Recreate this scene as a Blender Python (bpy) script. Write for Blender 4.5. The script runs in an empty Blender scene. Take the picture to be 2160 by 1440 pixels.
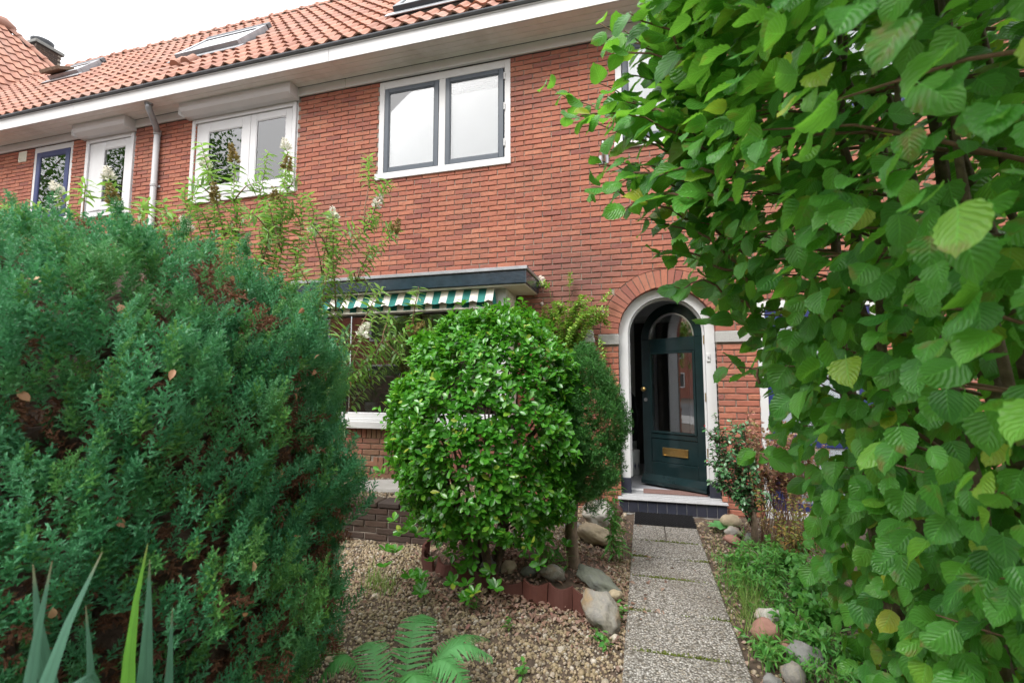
import bpy, math, random
import numpy as np
from mathutils import Vector, Matrix
random.seed(7); rng = np.random.default_rng(7)
S = bpy.context.scene
COL = S.collection
PI = math.pi
# ------------------------------------------------------------------ camera, light, exposure
CAM = np.array([0.0, -5.15, 1.295]); YAW = math.radians(15.465); PITCH = math.radians(5.203); FPX = 1000.0
cam = bpy.data.cameras.new('camera'); camo = bpy.data.objects.new('camera', cam); COL.objects.link(camo)
camo.location = CAM; camo.rotation_euler = (PI/2 + PITCH, 0, YAW)
cam.sensor_width = 36; cam.lens = FPX/2160*36; cam.clip_start = 0.05; cam.clip_end = 800
cam.dof.use_dof = True; cam.dof.focus_distance = 4.4; cam.dof.aperture_fstop = 4.0
S.camera = camo
SUN_EL, SUN_AZ = math.radians(52), math.radians(205)      # azimuth clockwise from +Y
W = bpy.data.worlds.new('World'); S.world = W; W.use_nodes = True
wn = W.node_tree.nodes; wl = W.node_tree.links; wn.clear()
wo = wn.new('ShaderNodeOutputWorld'); bg = wn.new('ShaderNodeBackground'); bg.inputs['Strength'].default_value = 0.12
sky = wn.new('ShaderNodeTexSky'); sky.sky_type = 'NISHITA'; sky.sun_disc = False
sky.sun_elevation = SUN_EL; sky.sun_rotation = SUN_AZ; sky.air_density = 1.0; sky.dust_density = 4.0
tc = wn.new('ShaderNodeTexCoord'); sx = wn.new('ShaderNodeSeparateXYZ'); mr = wn.new('ShaderNodeMapRange')
mr.inputs['From Min'].default_value = -0.05; mr.inputs['From Max'].default_value = 1.0
mr.inputs['To Min'].default_value = 6.2; mr.inputs['To Max'].default_value = 11.5
nz = wn.new('ShaderNodeTexNoise'); nz.inputs['Scale'].default_value = 2.2; nz.inputs['Detail'].default_value = 4
mr2 = wn.new('ShaderNodeMapRange'); mr2.inputs['From Min'].default_value = .3; mr2.inputs['From Max'].default_value = .7
mr2.inputs['To Min'].default_value = .93; mr2.inputs['To Max'].default_value = 1.07
mul = wn.new('ShaderNodeMath'); mul.operation = 'MULTIPLY'
cmb = wn.new('ShaderNodeCombineColor')
mixs = wn.new('ShaderNodeMix'); mixs.data_type = 'RGBA'; mixs.inputs[0].default_value = 0.90
wl.new(tc.outputs['Generated'], sx.inputs[0]); wl.new(sx.outputs['Z'], mr.inputs['Value'])
wl.new(tc.outputs['Generated'], nz.inputs['Vector']); wl.new(nz.outputs['Fac'], mr2.inputs['Value'])
wl.new(mr.outputs[0], mul.inputs[0]); wl.new(mr2.outputs[0], mul.inputs[1])
for k in ('Red', 'Green', 'Blue'): wl.new(mul.outputs[0], cmb.inputs[k])
wl.new(sky.outputs[0], mixs.inputs[6]); wl.new(cmb.outputs[0], mixs.inputs[7])
wl.new(mixs.outputs[2], bg.inputs['Color']); wl.new(bg.outputs[0], wo.inputs[0])
sun = bpy.data.lights.new('sun', 'SUN'); sun.energy = 1.5; sun.angle = math.radians(25); sun.color = (1, .97, .93)
suno = bpy.data.objects.new('sun', sun); COL.objects.link(suno)
sd = Vector((math.sin(SUN_AZ)*math.cos(SUN_EL), math.cos(SUN_AZ)*math.cos(SUN_EL), math.sin(SUN_EL)))
suno.rotation_euler = sd.to_track_quat('Z', 'Y').to_euler()
S.view_settings.view_transform = 'Standard'; S.view_settings.look = 'None'
S.view_settings.gamma = 1; S.view_settings.exposure = 1.28; S.view_settings.use_curve_mapping = False
S.render.engine = 'CYCLES'
S.cycles.max_bounces = 8; S.cycles.transparent_max_bounces = 12; S.cycles.use_denoising = True
S.cycles.caustics_reflective = False; S.cycles.caustics_refractive = False

# ------------------------------------------------------------------ materials
def mat(name):
    m = bpy.data.materials.new(name); m.use_nodes = True
    n = m.node_tree.nodes; n.clear(); l = m.node_tree.links
    o = n.new('ShaderNodeOutputMaterial'); p = n.new('ShaderNodeBsdfPrincipled'); l.new(p.outputs[0], o.inputs[0])
    return m, n, l, p, o
def ramp(n, cols, pos=None, interp='LINEAR'):
    r = n.new('ShaderNodeValToRGB'); r.color_ramp.interpolation = interp
    e = r.color_ramp.elements
    while len(e) < len(cols): e.new(0.5)
    for i, c in enumerate(cols):
        e[i].position = pos[i] if pos else i/(len(cols)-1); e[i].color = (*c, 1)
    return r
def rand_node(n, l, tint=True, island=False):
    oi = n.new('ShaderNodeObjectInfo'); v = oi.outputs['Random']
    def add(a, b):
        m = n.new('ShaderNodeMath'); m.operation = 'ADD'; l.new(a, m.inputs[0]); l.new(b, m.inputs[1]); return m.outputs[0]
    if tint:
        at = n.new('ShaderNodeAttribute'); at.attribute_name = 'tint'; v = add(v, at.outputs['Fac'])
    if island:
        g = n.new('ShaderNodeNewGeometry'); v = add(v, g.outputs['Random Per Island'])
    f = n.new('ShaderNodeMath'); f.operation = 'FRACT'; l.new(v, f.inputs[0]); return f.outputs[0]
def noise(n, l, scale, detail=4, coord='Object', rough=.55):
    t = n.new('ShaderNodeTexCoord'); z = n.new('ShaderNodeTexNoise')
    z.inputs['Scale'].default_value = scale; z.inputs['Detail'].default_value = detail; z.inputs['Roughness'].default_value = rough
    if coord == 'World':
        g = n.new('ShaderNodeNewGeometry'); l.new(g.outputs['Position'], z.inputs['Vector'])
    else: l.new(t.outputs[coord], z.inputs['Vector'])
    return z.outputs['Fac']
def mixc(n, l, fac, a, b, mode='MIX'):
    m = n.new('ShaderNodeMix'); m.data_type = 'RGBA'; m.blend_type = mode
    for s, v in ((0, fac), (6, a), (7, b)):
        if isinstance(v, (int, float)): m.inputs[s].default_value = v
        elif isinstance(v, tuple): m.inputs[s].default_value = (*v, 1)
        else: l.new(v, m.inputs[s])
    return m.outputs[2]
def bump(n, l, p, h, strength, dist=.01):
    b = n.new('ShaderNodeBump'); b.inputs['Strength'].default_value = strength; b.inputs['Distance'].default_value = dist
    l.new(h, b.inputs['Height']); l.new(b.outputs[0], p.inputs['Normal'])
def maprange(n, l, v, a, b, c, d):
    m = n.new('ShaderNodeMapRange'); l.new(v, m.inputs['Value'])
    for k, x in zip(('From Min', 'From Max', 'To Min', 'To Max'), (a, b, c, d)): m.inputs[k].default_value = x
    return m.outputs[0]
def brickish(name, cols, nscale=28, rough=.85, dirt=(.13, .085, .07), dirt_amt=.5, bs=.35):
    m, n, l, p, o = mat(name)
    r = ramp(n, cols); l.new(rand_node(n, l, True), r.inputs[0])
    f1 = noise(n, l, nscale, 6, 'World'); f2 = noise(n, l, .9, 3, 'World'); f3 = noise(n, l, 160, 3, 'World')
    c = mixc(n, l, maprange(n, l, f1, .35, .75, 0, .55), r.outputs[0], tuple(x*.75 for x in cols[3]))
    c = mixc(n, l, maprange(n, l, f3, .62, .75, 0, .4), c, tuple(min(.6, x*1.35+.02) for x in cols[0]))
    c = mixc(n, l, maprange(n, l, f2, .5, .75, 0, dirt_amt), c, dirt)
    if name == 'red_brick':      # old soot and damp stain spreading from the corner of the bay roof
        g = n.new('ShaderNodeNewGeometry'); vd = n.new('ShaderNodeVectorMath'); vd.operation = 'DISTANCE'; l.new(g.outputs['Position'], vd.inputs[0]); vd.inputs[1].default_value = (-.75, 0, 2.42)
        ad = n.new('ShaderNodeMath'); ad.operation = 'MULTIPLY_ADD'; l.new(f2, ad.inputs[0]); ad.inputs[1].default_value = -.7; l.new(vd.outputs['Value'], ad.inputs[2])
        c = mixc(n, l, maprange(n, l, ad.outputs[0], -.1, .55, .62, 0), c, (.16, .07, .06))
        mp = n.new('ShaderNodeMapping'); mp.inputs['Scale'].default_value = (5.5, 1, .55); l.new(g.outputs['Position'], mp.inputs['Vector'])
        zt = n.new('ShaderNodeTexNoise'); zt.inputs['Scale'].default_value = 1.3; zt.inputs['Detail'].default_value = 5; l.new(mp.outputs[0], zt.inputs['Vector'])
        c = mixc(n, l, maprange(n, l, zt.outputs['Fac'], .54, .74, 0, .35), c, (.17, .08, .06))
        f4 = noise(n, l, 5.5, 5, 'World', .7); c = mixc(n, l, maprange(n, l, f4, .66, .76, 0, .35), c, (.46, .36, .30))
    l.new(c, p.inputs['Base Color']); p.inputs['Roughness'].default_value = rough
    bump(n, l, p, f1, bs, .006); return m
def plain(name, col, rough=.5, var=.12, scale=8, bs=0., metal=0., spec=None, dirt=None, dirt_amt=.3, dirt_scale=2.5):
    m, n, l, p, o = mat(name)
    f = noise(n, l, scale, 5, 'World')
    c = mixc(n, l, maprange(n, l, f, .3, .7, 0, 1), tuple(x*(1-var) for x in col), tuple(min(1, x*(1+var)) for x in col))
    if dirt:
        g = noise(n, l, dirt_scale, 6, 'World', .65); c = mixc(n, l, maprange(n, l, g, .5, .72, 0, dirt_amt), c, dirt)
    l.new(c, p.inputs['Base Color']); p.inputs['Roughness'].default_value = rough; p.inputs['Metallic'].default_value = metal
    if spec is not None: p.inputs['Specular IOR Level'].default_value = spec
    if bs: bump(n, l, p, noise(n, l, scale*4, 4, 'World'), bs, .004)
    return m
def leafmat(name, cols, rough=.45, transl=.3, tcol=(.25, .5, .05), veins=0, pos=None, spec=.5, patch=None, edge=None, clump=None, stripe=0):
    m, n, l, p, o = mat(name)
    r = ramp(n, cols, pos); l.new(rand_node(n, l, True), r.inputs[0]); c = r.outputs[0]
    f = noise(n, l, 30, 3, 'World'); c = mixc(n, l, maprange(n, l, f, .35, .7, 0, .25), c, tuple(x*.6 for x in cols[0]))
    if clump: c = mixc(n, l, maprange(n, l, noise(n, l, 3.2, 3, 'World'), .5, .68, 0, .55), c, clump)
    if patch: c = mixc(n, l, maprange(n, l, noise(n, l, 14, 4, 'World'), .61, .70, 0, .85), c, patch)
    if veins:
        uv = n.new('ShaderNodeUVMap'); uv.uv_map = 'UVMap'; s = n.new('ShaderNodeSeparateXYZ'); l.new(uv.outputs[0], s.inputs[0])
        a = n.new('ShaderNodeMath'); a.operation = 'SUBTRACT'; l.new(s.outputs['X'], a.inputs[0]); a.inputs[1].default_value = .5
        b = n.new('ShaderNodeMath'); b.operation = 'ABSOLUTE'; l.new(a.outputs[0], b.inputs[0])
        d = n.new('ShaderNodeMath'); d.operation = 'MULTIPLY_ADD'; l.new(b.outputs[0], d.inputs[0]); d.inputs[1].default_value = -.85; l.new(s.outputs['Y'], d.inputs[2])
        e = n.new('ShaderNodeMath'); e.operation = 'MULTIPLY'; l.new(d.outputs[0], e.inputs[0]); e.inputs[1].default_value = veins*2*PI
        g = n.new('ShaderNodeMath'); g.operation = 'SINE'; l.new(e.outputs[0], g.inputs[0])
        vein = maprange(n, l, g.outputs[0], .7, 1, 0, .22); mid = maprange(n, l, b.outputs[0], 0, .035, .5, 0)
        mx = n.new('ShaderNodeMath'); mx.operation = 'MAXIMUM'; l.new(vein, mx.inputs[0]); l.new(mid, mx.inputs[1])
        c = mixc(n, l, mx.outputs[0], c, tuple(min(1, x*2.0+.02) for x in cols[1]))
        bump(n, l, p, g.outputs[0], .35, .003)
    if stripe:
        uv = n.new('ShaderNodeUVMap'); uv.uv_map = 'UVMap'; mp = n.new('ShaderNodeMapping'); mp.inputs['Scale'].default_value = (stripe, 1.5, 1); l.new(uv.outputs[0], mp.inputs['Vector'])
        z = n.new('ShaderNodeTexNoise'); z.inputs['Scale'].default_value = 1; z.inputs['Detail'].default_value = 3; l.new(mp.outputs[0], z.inputs['Vector'])
        c = mixc(n, l, maprange(n, l, z.outputs['Fac'], .35, .65, 0, .5), c, tuple(x*.45 for x in cols[0])); bump(n, l, p, z.outputs['Fac'], .4, .004)
        s2 = n.new('ShaderNodeSeparateXYZ'); l.new(uv.outputs[0], s2.inputs[0]); c = mixc(n, l, maprange(n, l, s2.outputs['Y'], .96, 1, 0, .7), c, (.25, .17, .08))
    if edge:
        uv = n.new('ShaderNodeUVMap'); uv.uv_map = 'UVMap'; s = n.new('ShaderNodeSeparateXYZ'); l.new(uv.outputs[0], s.inputs[0])
        a = n.new('ShaderNodeMath'); a.operation = 'SUBTRACT'; l.new(s.outputs['X'], a.inputs[0]); a.inputs[1].default_value = .5
        b = n.new('ShaderNodeMath'); b.operation = 'ABSOLUTE'; l.new(a.outputs[0], b.inputs[0])
        c = mixc(n, l, maprange(n, l, b.outputs[0], .2, .5, 0, .6), c, edge)
    l.new(c, p.inputs['Base Color']); p.inputs['Roughness'].default_value = rough; p.inputs['Specular IOR Level'].default_value = spec
    if transl:
        t = n.new('ShaderNodeBsdfTranslucent'); t.inputs['Color'].default_value = (*tcol, 1)
        tcx = mixc(n, l, .5, c, tcol); l.new(tcx, t.inputs['Color'])
        ms = n.new('ShaderNodeMixShader'); ms.inputs[0].default_value = transl
        l.new(p.outputs[0], ms.inputs[1]); l.new(t.outputs[0], ms.inputs[2]); l.new(ms.outputs[0], o.inputs[0])
    return m
def glassmat(name, tint=(.86, .9, .9), boost=.0, ior=1.5):
    m = bpy.data.materials.new(name); m.use_nodes = True; n = m.node_tree.nodes; n.clear(); l = m.node_tree.links
    o = n.new('ShaderNodeOutputMaterial'); t = n.new('ShaderNodeBsdfTransparent'); t.inputs[0].default_value = (*tint, 1)
    g = n.new('ShaderNodeBsdfGlossy'); g.inputs['Roughness'].default_value = .01; g.inputs[0].default_value = (1, 1, 1, 1)
    f = n.new('ShaderNodeFresnel'); f.inputs['IOR'].default_value = ior
    a = n.new('ShaderNodeMath'); a.operation = 'ADD'; a.use_clamp = True; l.new(f.outputs[0], a.inputs[0]); a.inputs[1].default_value = boost
    ms = n.new('ShaderNodeMixShader'); l.new(a.outputs[0], ms.inputs[0]); l.new(t.outputs[0], ms.inputs[1]); l.new(g.outputs[0], ms.inputs[2]); l.new(ms.outputs[0], o.inputs[0])
    return m
M = {}
M['brick'] = brickish('red_brick', [(.40, .145, .085), (.36, .12, .075), (.42, .16, .095), (.30, .098, .068), (.38, .135, .08), (.24, .082, .064), (.44, .175, .105), (.34, .112, .072)])
M['dado'] = brickish('brown_brick', [(.27, .10, .075), (.32, .12, .08), (.24, .095, .075), (.22, .13, .07)], dirt=(.2, .17, .08), dirt_amt=.5)
M['dark_brick'] = brickish('garden_brick', [(.055, .034, .028), (.075, .042, .03), (.045, .032, .028), (.065, .044, .028)], dirt=(.10, .09, .05), dirt_amt=.5)
M['mortar'] = plain('mortar', (.27, .23, .19), .95, .25, 14, .3)
M['mortar_pale'] = plain('pale_mortar', (.48, .40, .34), .95, .2, 20, .6)
M['tile'] = brickish('clay_tile', [(.36, .165, .11), (.41, .20, .135), (.30, .135, .095), (.34, .175, .13), (.43, .215, .15)], 12, .75, (.30, .22, .18), .55, .15)
M['white'] = plain('white_paint', (.62, .62, .625), .42, .03, 6, 0, dirt=(.62, .60, .56), dirt_amt=.35)
M['soffit'] = plain('soffit_paint', (.78, .78, .76), .5, .05, 5, 0, dirt=(.5, .47, .42), dirt_amt=.55, dirt_scale=1.6)
M['upvc'] = plain('white_plastic', (.62, .62, .63), .32, .02, 5)
M['cream'] = plain('cream_paint', (.76, .74, .64), .5, .05, 6, dirt=(.55, .52, .42))
M['slate_paint'] = plain('slate_blue_paint', (.055, .07, .09), .3, .1, 6)
M['blue_paint'] = plain('blue_paint', (.025, .035, .13), .3, .1, 6)
M['green_paint'] = plain('dark_green_gloss', (.009, .021, .023), .10, .15, 9, 0)
M['fascia_dark'] = plain('dark_blue_gloss', (.018, .035, .05), .18, .25, 14, .35)
M['zinc'] = plain('zinc', (.33, .34, .36), .45, .15, 9, metal=.6)
M['zinc_dark'] = plain('weathered_zinc', (.12, .13, .145), .6, .2, 9)
M['pipe'] = plain('grey_plastic', (.42, .42, .43), .4, .06, 5)
M['brass'] = plain('brass', (.62, .42, .16), .3, .12, 30, metal=1.)
M['steel'] = plain('steel', (.6, .6, .6), .3, .1, 30, metal=1.)
M['chrome_plastic'] = plain('grey_button', (.25, .25, .26), .4)
M['glass'] = glassmat('window_glass', (.96, .97, .97), .10)
M['glass_dark'] = glassmat('dark_window_glass', (.75, .80, .80), .12)
M['glass_sky'] = glassmat('skylight_glass', (.5, .55, .6), .25)
M['curtain'] = plain('white_curtain', (.88, .93, .96), .9, .03, 4)
M['curtain_blue'] = plain('pale_blind', (.82, .87, .93), .9, .03, 4)
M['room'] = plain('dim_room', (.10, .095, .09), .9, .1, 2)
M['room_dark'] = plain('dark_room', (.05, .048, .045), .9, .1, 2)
M['hall'] = plain('hall_wall', (.85, .85, .86), .6, .04, 3)
M['hall_floor'] = plain('hall_floor', (.42, .42, .45), .3, .06, 3)
M['tile_blue'] = plain('dark_blue_tile', (.035, .038, .055), .16, .15, 12)
M['grout'] = plain('grout', (.45, .45, .44), .9, .1, 20)
M['terrazzo'] = plain('white_terrazzo', (.36, .36, .37), .4, .12, 60, dirt=(.35, .35, .35), dirt_amt=.35, dirt_scale=20)
M['rubber'] = plain('black_rubber', (.007, .007, .008), .7, .2, 30, spec=.15)
M['coir'] = plain('coir_mat', (.19, .11, .095), .95, .35, 180, .6)
M['black'] = plain('black_cloth', (.012, .013, .016), .85)
M['awn_green'] = plain('green_canvas', (.012, .16, .14), .8, .12, 14)
M['awn_white'] = plain('white_canvas', (.74, .70, .64), .8, .08, 14, dirt=(.5, .46, .4))
M['soil'] = plain('garden_soil', (.085, .06, .042), .95, .4, 22, .8)
M['pot'] = plain('white_pot', (.72, .73, .74), .25, .04, 10)
M['pot_mark'] = plain('grey_print', (.18, .19, .21), .4)
M['bark'] = plain('grey_brown_bark', (.17, .12, .085), .9, .4, 30, .8)
M['bark_dark'] = plain('dark_bark', (.10, .068, .05), .9, .4, 40, .8)
M['twig'] = plain('brown_twig', (.20, .11, .07), .8, .3, 30, .3)
M['greenstem'] = plain('green_stem', (.16, .20, .06), .6, .2, 30)
M['terracotta'] = brickish('terracotta', [(.085, .025, .018), (.10, .03, .02), (.065, .022, .017), (.09, .027, .018)], 20, .8, (.06, .05, .03), .8)
M['hazel'] = leafmat('hazel_leaf', [(.068, .26, .036), (.09, .31, .042), (.045, .19, .042), (.12, .36, .042), (.06, .23, .04), (.17, .42, .045), (.46, .48, .05)], .36, .38, (.34, .80, .05), 7, (0, .2, .4, .6, .8, .94, 1), patch=(.22, .15, .05), spec=.45)
M['euonymus'] = leafmat('glossy_leaf', [(.045, .20, .022), (.065, .27, .025), (.10, .34, .03), (.05, .22, .022), (.15, .40, .035), (.45, .50, .07)], .26, .3, (.22, .6, .03), 0, (0, .25, .5, .75, .955, 1), spec=.6)
M['conifer'] = leafmat('blue_green_scale_leaf', [(.045, .21, .085), (.07, .28, .125), (.12, .37, .19), (.055, .24, .09), (.13, .30, .05)], .5, .26, (.18, .55, .18), clump=(.14, .30, .05))
M['conifer_dead'] = leafmat('dead_scale_leaf', [(.18, .075, .04), (.24, .11, .06), (.13, .06, .035)], .8, .15, (.2, .1, .05))
M['thuja'] = leafmat('dark_scale_leaf', [(.035, .15, .03), (.055, .20, .038), (.08, .26, .05), (.045, .17, .04)], .5, .2, (.12, .4, .05))
M['iris'] = leafmat('iris_leaf', [(.05, .155, .095), (.075, .20, .13), (.045, .14, .085)], .5, .15, (.2, .45, .2), stripe=22)
M['iris_fresh'] = leafmat('fresh_iris_leaf', [(.08, .26, .025), (.12, .32, .03), (.07, .23, .025)], .45, .25, (.3, .7, .08), stripe=16)
M['fern'] = leafmat('fern_leaf', [(.09, .32, .085), (.13, .40, .13), (.07, .27, .06), (.16, .42, .16)], .55, .3, (.3, .65, .15))
M['buddleia'] = leafmat('buddleia_leaf', [(.14, .32, .06), (.20, .40, .08), (.26, .46, .11), (.16, .30, .12), (.34, .44, .26)], .5, .42, (.35, .62, .08))
M['blossom'] = leafmat('white_blossom', [(.82, .80, .72), (.88, .86, .80), (.75, .72, .60)], .7, .2, (.8, .8, .7))
M['seedhead'] = leafmat('spent_blossom', [(.30, .22, .08), (.36, .30, .10), (.24, .15, .06)], .8, .1, (.3, .2, .1))
M['vine'] = leafmat('vine_leaf', [(.20, .42, .06), (.30, .50, .08), (.16, .36, .06), (.38, .48, .08), (.42, .24, .06)], .5, .3, (.45, .7, .08), 0, (0, .3, .6, .93, 1))
M['holly'] = leafmat('holly_leaf', [(.05, .17, .055), (.08, .23, .075), (.15, .29, .15), (.06, .19, .06)], .25, .1, (.1, .3, .05), spec=.7)
M['berry'] = plain('red_berry', (.5, .02, .02), .25)
M['spirea'] = leafmat('pinkish_leaf', [(.50, .20, .17), (.58, .30, .25), (.34, .32, .08), (.42, .20, .14), (.54, .34, .27), (.26, .33, .09)], .6, .25, (.5, .3, .15))
M['autumn'] = leafmat('mixed_autumn_leaf', [(.20, .28, .05), (.34, .30, .06), (.42, .18, .06), (.15, .26, .05), (.30, .14, .07)], .6, .25, (.4, .4, .1))
M['weed'] = leafmat('weed_leaf', [(.06, .24, .04), (.09, .30, .05), (.13, .36, .06), (.07, .25, .06)], .5, .3, (.3, .65, .08))
M['grass'] = leafmat('grass_blade', [(.13, .30, .05), (.20, .36, .07), (.30, .36, .12), (.10, .26, .04)], .5, .3, (.4, .6, .1))
M['moss'] = leafmat('moss', [(.11, .15, .012), (.15, .18, .015), (.09, .13, .01)], .9, .1)
M['dryleaf'] = leafmat('dry_leaf', [(.26, .15, .10), (.21, .12, .09), (.34, .22, .15), (.16, .09, .07), (.40, .31, .24), (.25, .11, .09)], .7, .15, (.4, .2, .1))
M['dryleaf_pale'] = leafmat('pale_dry_leaf', [(.52, .28, .14), (.46, .22, .12), (.58, .38, .22)], .6, .2, (.5, .3, .15))
M['tree'] = leafmat('street_tree_leaf', [(.035, .10, .02), (.05, .14, .025), (.07, .18, .03)], .5, .25, (.2, .45, .05))
def stone_mat(name, cols, bs=.5, nscale=9, patch=None):
    m, n, l, p, o = mat(name)
    r = ramp(n, cols); l.new(maprange(n, l, noise(n, l, nscale, 6, 'World', .65), .3, .7, 0, 1), r.inputs[0]); c = r.outputs[0]
    if patch: c = mixc(n, l, maprange(n, l, noise(n, l, nscale*.5, 4, 'World'), .52, .66, 0, .8), c, patch)
    l.new(c, p.inputs['Base Color']); p.inputs['Roughness'].default_value = .8; bump(n, l, p, noise(n, l, nscale*5, 6, 'World', .7), bs, .01); return m
M['rock_pale'] = stone_mat('pale_rock', [(.15, .135, .105), (.28, .26, .22), (.21, .20, .185), (.34, .315, .27)], .7, 14, (.30, .20, .09))
M['rock_dark'] = stone_mat('dark_rock', [(.085, .095, .075), (.13, .14, .11), (.10, .105, .10)], .5, 8)
M['rock_red'] = stone_mat('red_rock', [(.27, .13, .10), (.34, .18, .14), (.24, .12, .10)], .4, 8)
M['rock_grey'] = stone_mat('grey_rock', [(.15, .15, .145), (.22, .22, .21), (.17, .165, .155)], .5, 12)
M['rock_white'] = stone_mat('white_rock', [(.33, .31, .28), (.46, .44, .40), (.38, .34, .29)], .5, 10, (.38, .27, .17))
M['rock_sand'] = stone_mat('sandy_rock', [(.28, .22, .14), (.38, .31, .21), (.33, .27, .20)], .5, 9)
M['granite'] = stone_mat('granite', [(.22, .22, .21), (.40, .39, .37), (.30, .29, .28), (.55, .54, .52)], .3, 90)
M['stepping'] = stone_mat('concrete', [(.38, .36, .33), (.46, .44, .41)], .3, 8)
def gravel_mat():
    m, n, l, p, o = mat('gravel_stone')
    r = ramp(n, [(.27, .21, .12), (.36, .285, .17), (.22, .165, .095), (.43, .35, .24), (.29, .20, .13), (.52, .47, .40), (.18, .14, .085), (.33, .255, .15)], None)
    l.new(rand_node(n, l, True), r.inputs[0]); f = noise(n, l, 60, 4, 'World')
    c = mixc(n, l, maprange(n, l, f, .4, .7, 0, .4), r.outputs[0], (.2, .15, .09))
    g = noise(n, l, 1.6, 3, 'World'); c = mixc(n, l, maprange(n, l, g, .5, .7, 0, .35), c, (.14, .13, .05))
    l.new(c, p.inputs['Base Color']); p.inputs['Roughness'].default_value = .75; return m
M['gravel'] = gravel_mat()
def slab_mat():
    m, n, l, p, o = mat('exposed_aggregate')
    g = n.new('ShaderNodeNewGeometry'); v = n.new('ShaderNodeTexVoronoi'); v.inputs['Scale'].default_value = 95; v.inputs['Randomness'].default_value = 1
    l.new(g.outputs['Position'], v.inputs['Vector'])
    s = n.new('ShaderNodeSeparateColor'); l.new(v.outputs['Color'], s.inputs[0])
    r = ramp(n, [(.15, .145, .135), (.34, .32, .285), (.52, .50, .46), (.28, .265, .24), (.64, .62, .59), (.38, .33, .26), (.24, .235, .225)]); l.new(s.outputs[0], r.inputs[0])
    edge = maprange(n, l, v.outputs['Distance'], .25, .75, 0, 1)
    c = mixc(n, l, edge, r.outputs[0], (.085, .075, .06))
    f = noise(n, l, 2.2, 5, 'World'); c = mixc(n, l, maprange(n, l, f, .48, .7, 0, .4), c, (.13, .11, .085))
    l.new(c, p.inputs['Base Color']); p.inputs['Roughness'].default_value = .75
    inv = n.new('ShaderNodeMath'); inv.operation = 'SUBTRACT'; inv.inputs[0].default_value = 1; l.new(v.outputs['Distance'], inv.inputs[1])
    bump(n, l, p, inv.outputs[0], .9, .008); return m
M['slab'] = slab_mat()
def obscure_mat():
    m, n, l, p, o = mat('obscured_glass')
    g = n.new('ShaderNodeNewGeometry'); v = n.new('ShaderNodeTexVoronoi'); v.feature = 'DISTANCE_TO_EDGE'; v.inputs['Scale'].default_value = 70
    l.new(g.outputs['Position'], v.inputs['Vector'])
    c = mixc(n, l, maprange(n, l, v.outputs['Distance'], 0, .12, 1, 0), (.42, .46, .50), (.10, .11, .13)); l.new(c, p.inputs['Base Color'])
    p.inputs['Roughness'].default_value = .2; bump(n, l, p, v.outputs['Distance'], .6, .004); return m
M['obscure'] = obscure_mat()

# ------------------------------------------------------------------ builders
def put(name, mesh, parent=None, m=None, loc=None, rot=None, mw=None):
    o = bpy.data.objects.new(name, mesh); COL.objects.link(o)
    if parent is not None: o.parent = parent
    if m is not None and mesh is not None and not mesh.materials: mesh.materials.append(m)
    if loc is not None: o.location = loc
    if rot is not None: o.rotation_euler = rot
    if mw is not None: o.matrix_local = mw
    return o
def tag(o, label=None, cat=None, group=None, kind=None):
    if label: o['label'] = label
    if cat: o['category'] = cat
    if group: o['group'] = group
    if kind: o['kind'] = kind
    return o
def thing(name, label, cat, group=None, loc=(0, 0, 0)):
    o = bpy.data.objects.new(name, None); COL.objects.link(o); o.location = loc; o.empty_display_size = .1
    return tag(o, label, cat, group)
def mesh_np(name, V, faces, uv=None, tint=None, smooth=False, mats=None, midx=None):
    """faces: list of index tuples or an (n,k) array"""
    me = bpy.data.meshes.new(name); V = np.asarray(V, np.float32)
    if isinstance(faces, np.ndarray):
        tot = np.full(len(faces), faces.shape[1], np.int32); loops = faces.ravel().astype(np.int32)
    else:
        tot = np.array([len(f) for f in faces], np.int32); loops = np.fromiter((i for f in faces for i in f), np.int32)
    me.vertices.add(len(V)); me.vertices.foreach_set('co', V.ravel())
    me.loops.add(len(loops)); me.loops.foreach_set('vertex_index', loops)
    me.polygons.add(len(tot)); st = np.concatenate(([0], np.cumsum(tot)[:-1])).astype(np.int32)
    me.polygons.foreach_set('loop_start', st); me.polygons.foreach_set('loop_total', tot)
    me.polygons.foreach_set('use_smooth', np.full(len(tot), bool(smooth)))
    if mats:
        for m in mats: me.materials.append(m)
    if midx is not None: me.polygons.foreach_set('material_index', np.asarray(midx, np.int32))
    if uv is not None:
        u = me.uv_layers.new(name='UVMap'); u.data.foreach_set('uv', np.asarray(uv, np.float32)[loops].ravel())
    if tint is not None:
        a = me.attributes.new('tint', 'FLOAT', 'POINT'); a.data.foreach_set('value', np.asarray(tint, np.float32))
    me.update(calc_edges=True); return me
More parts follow.
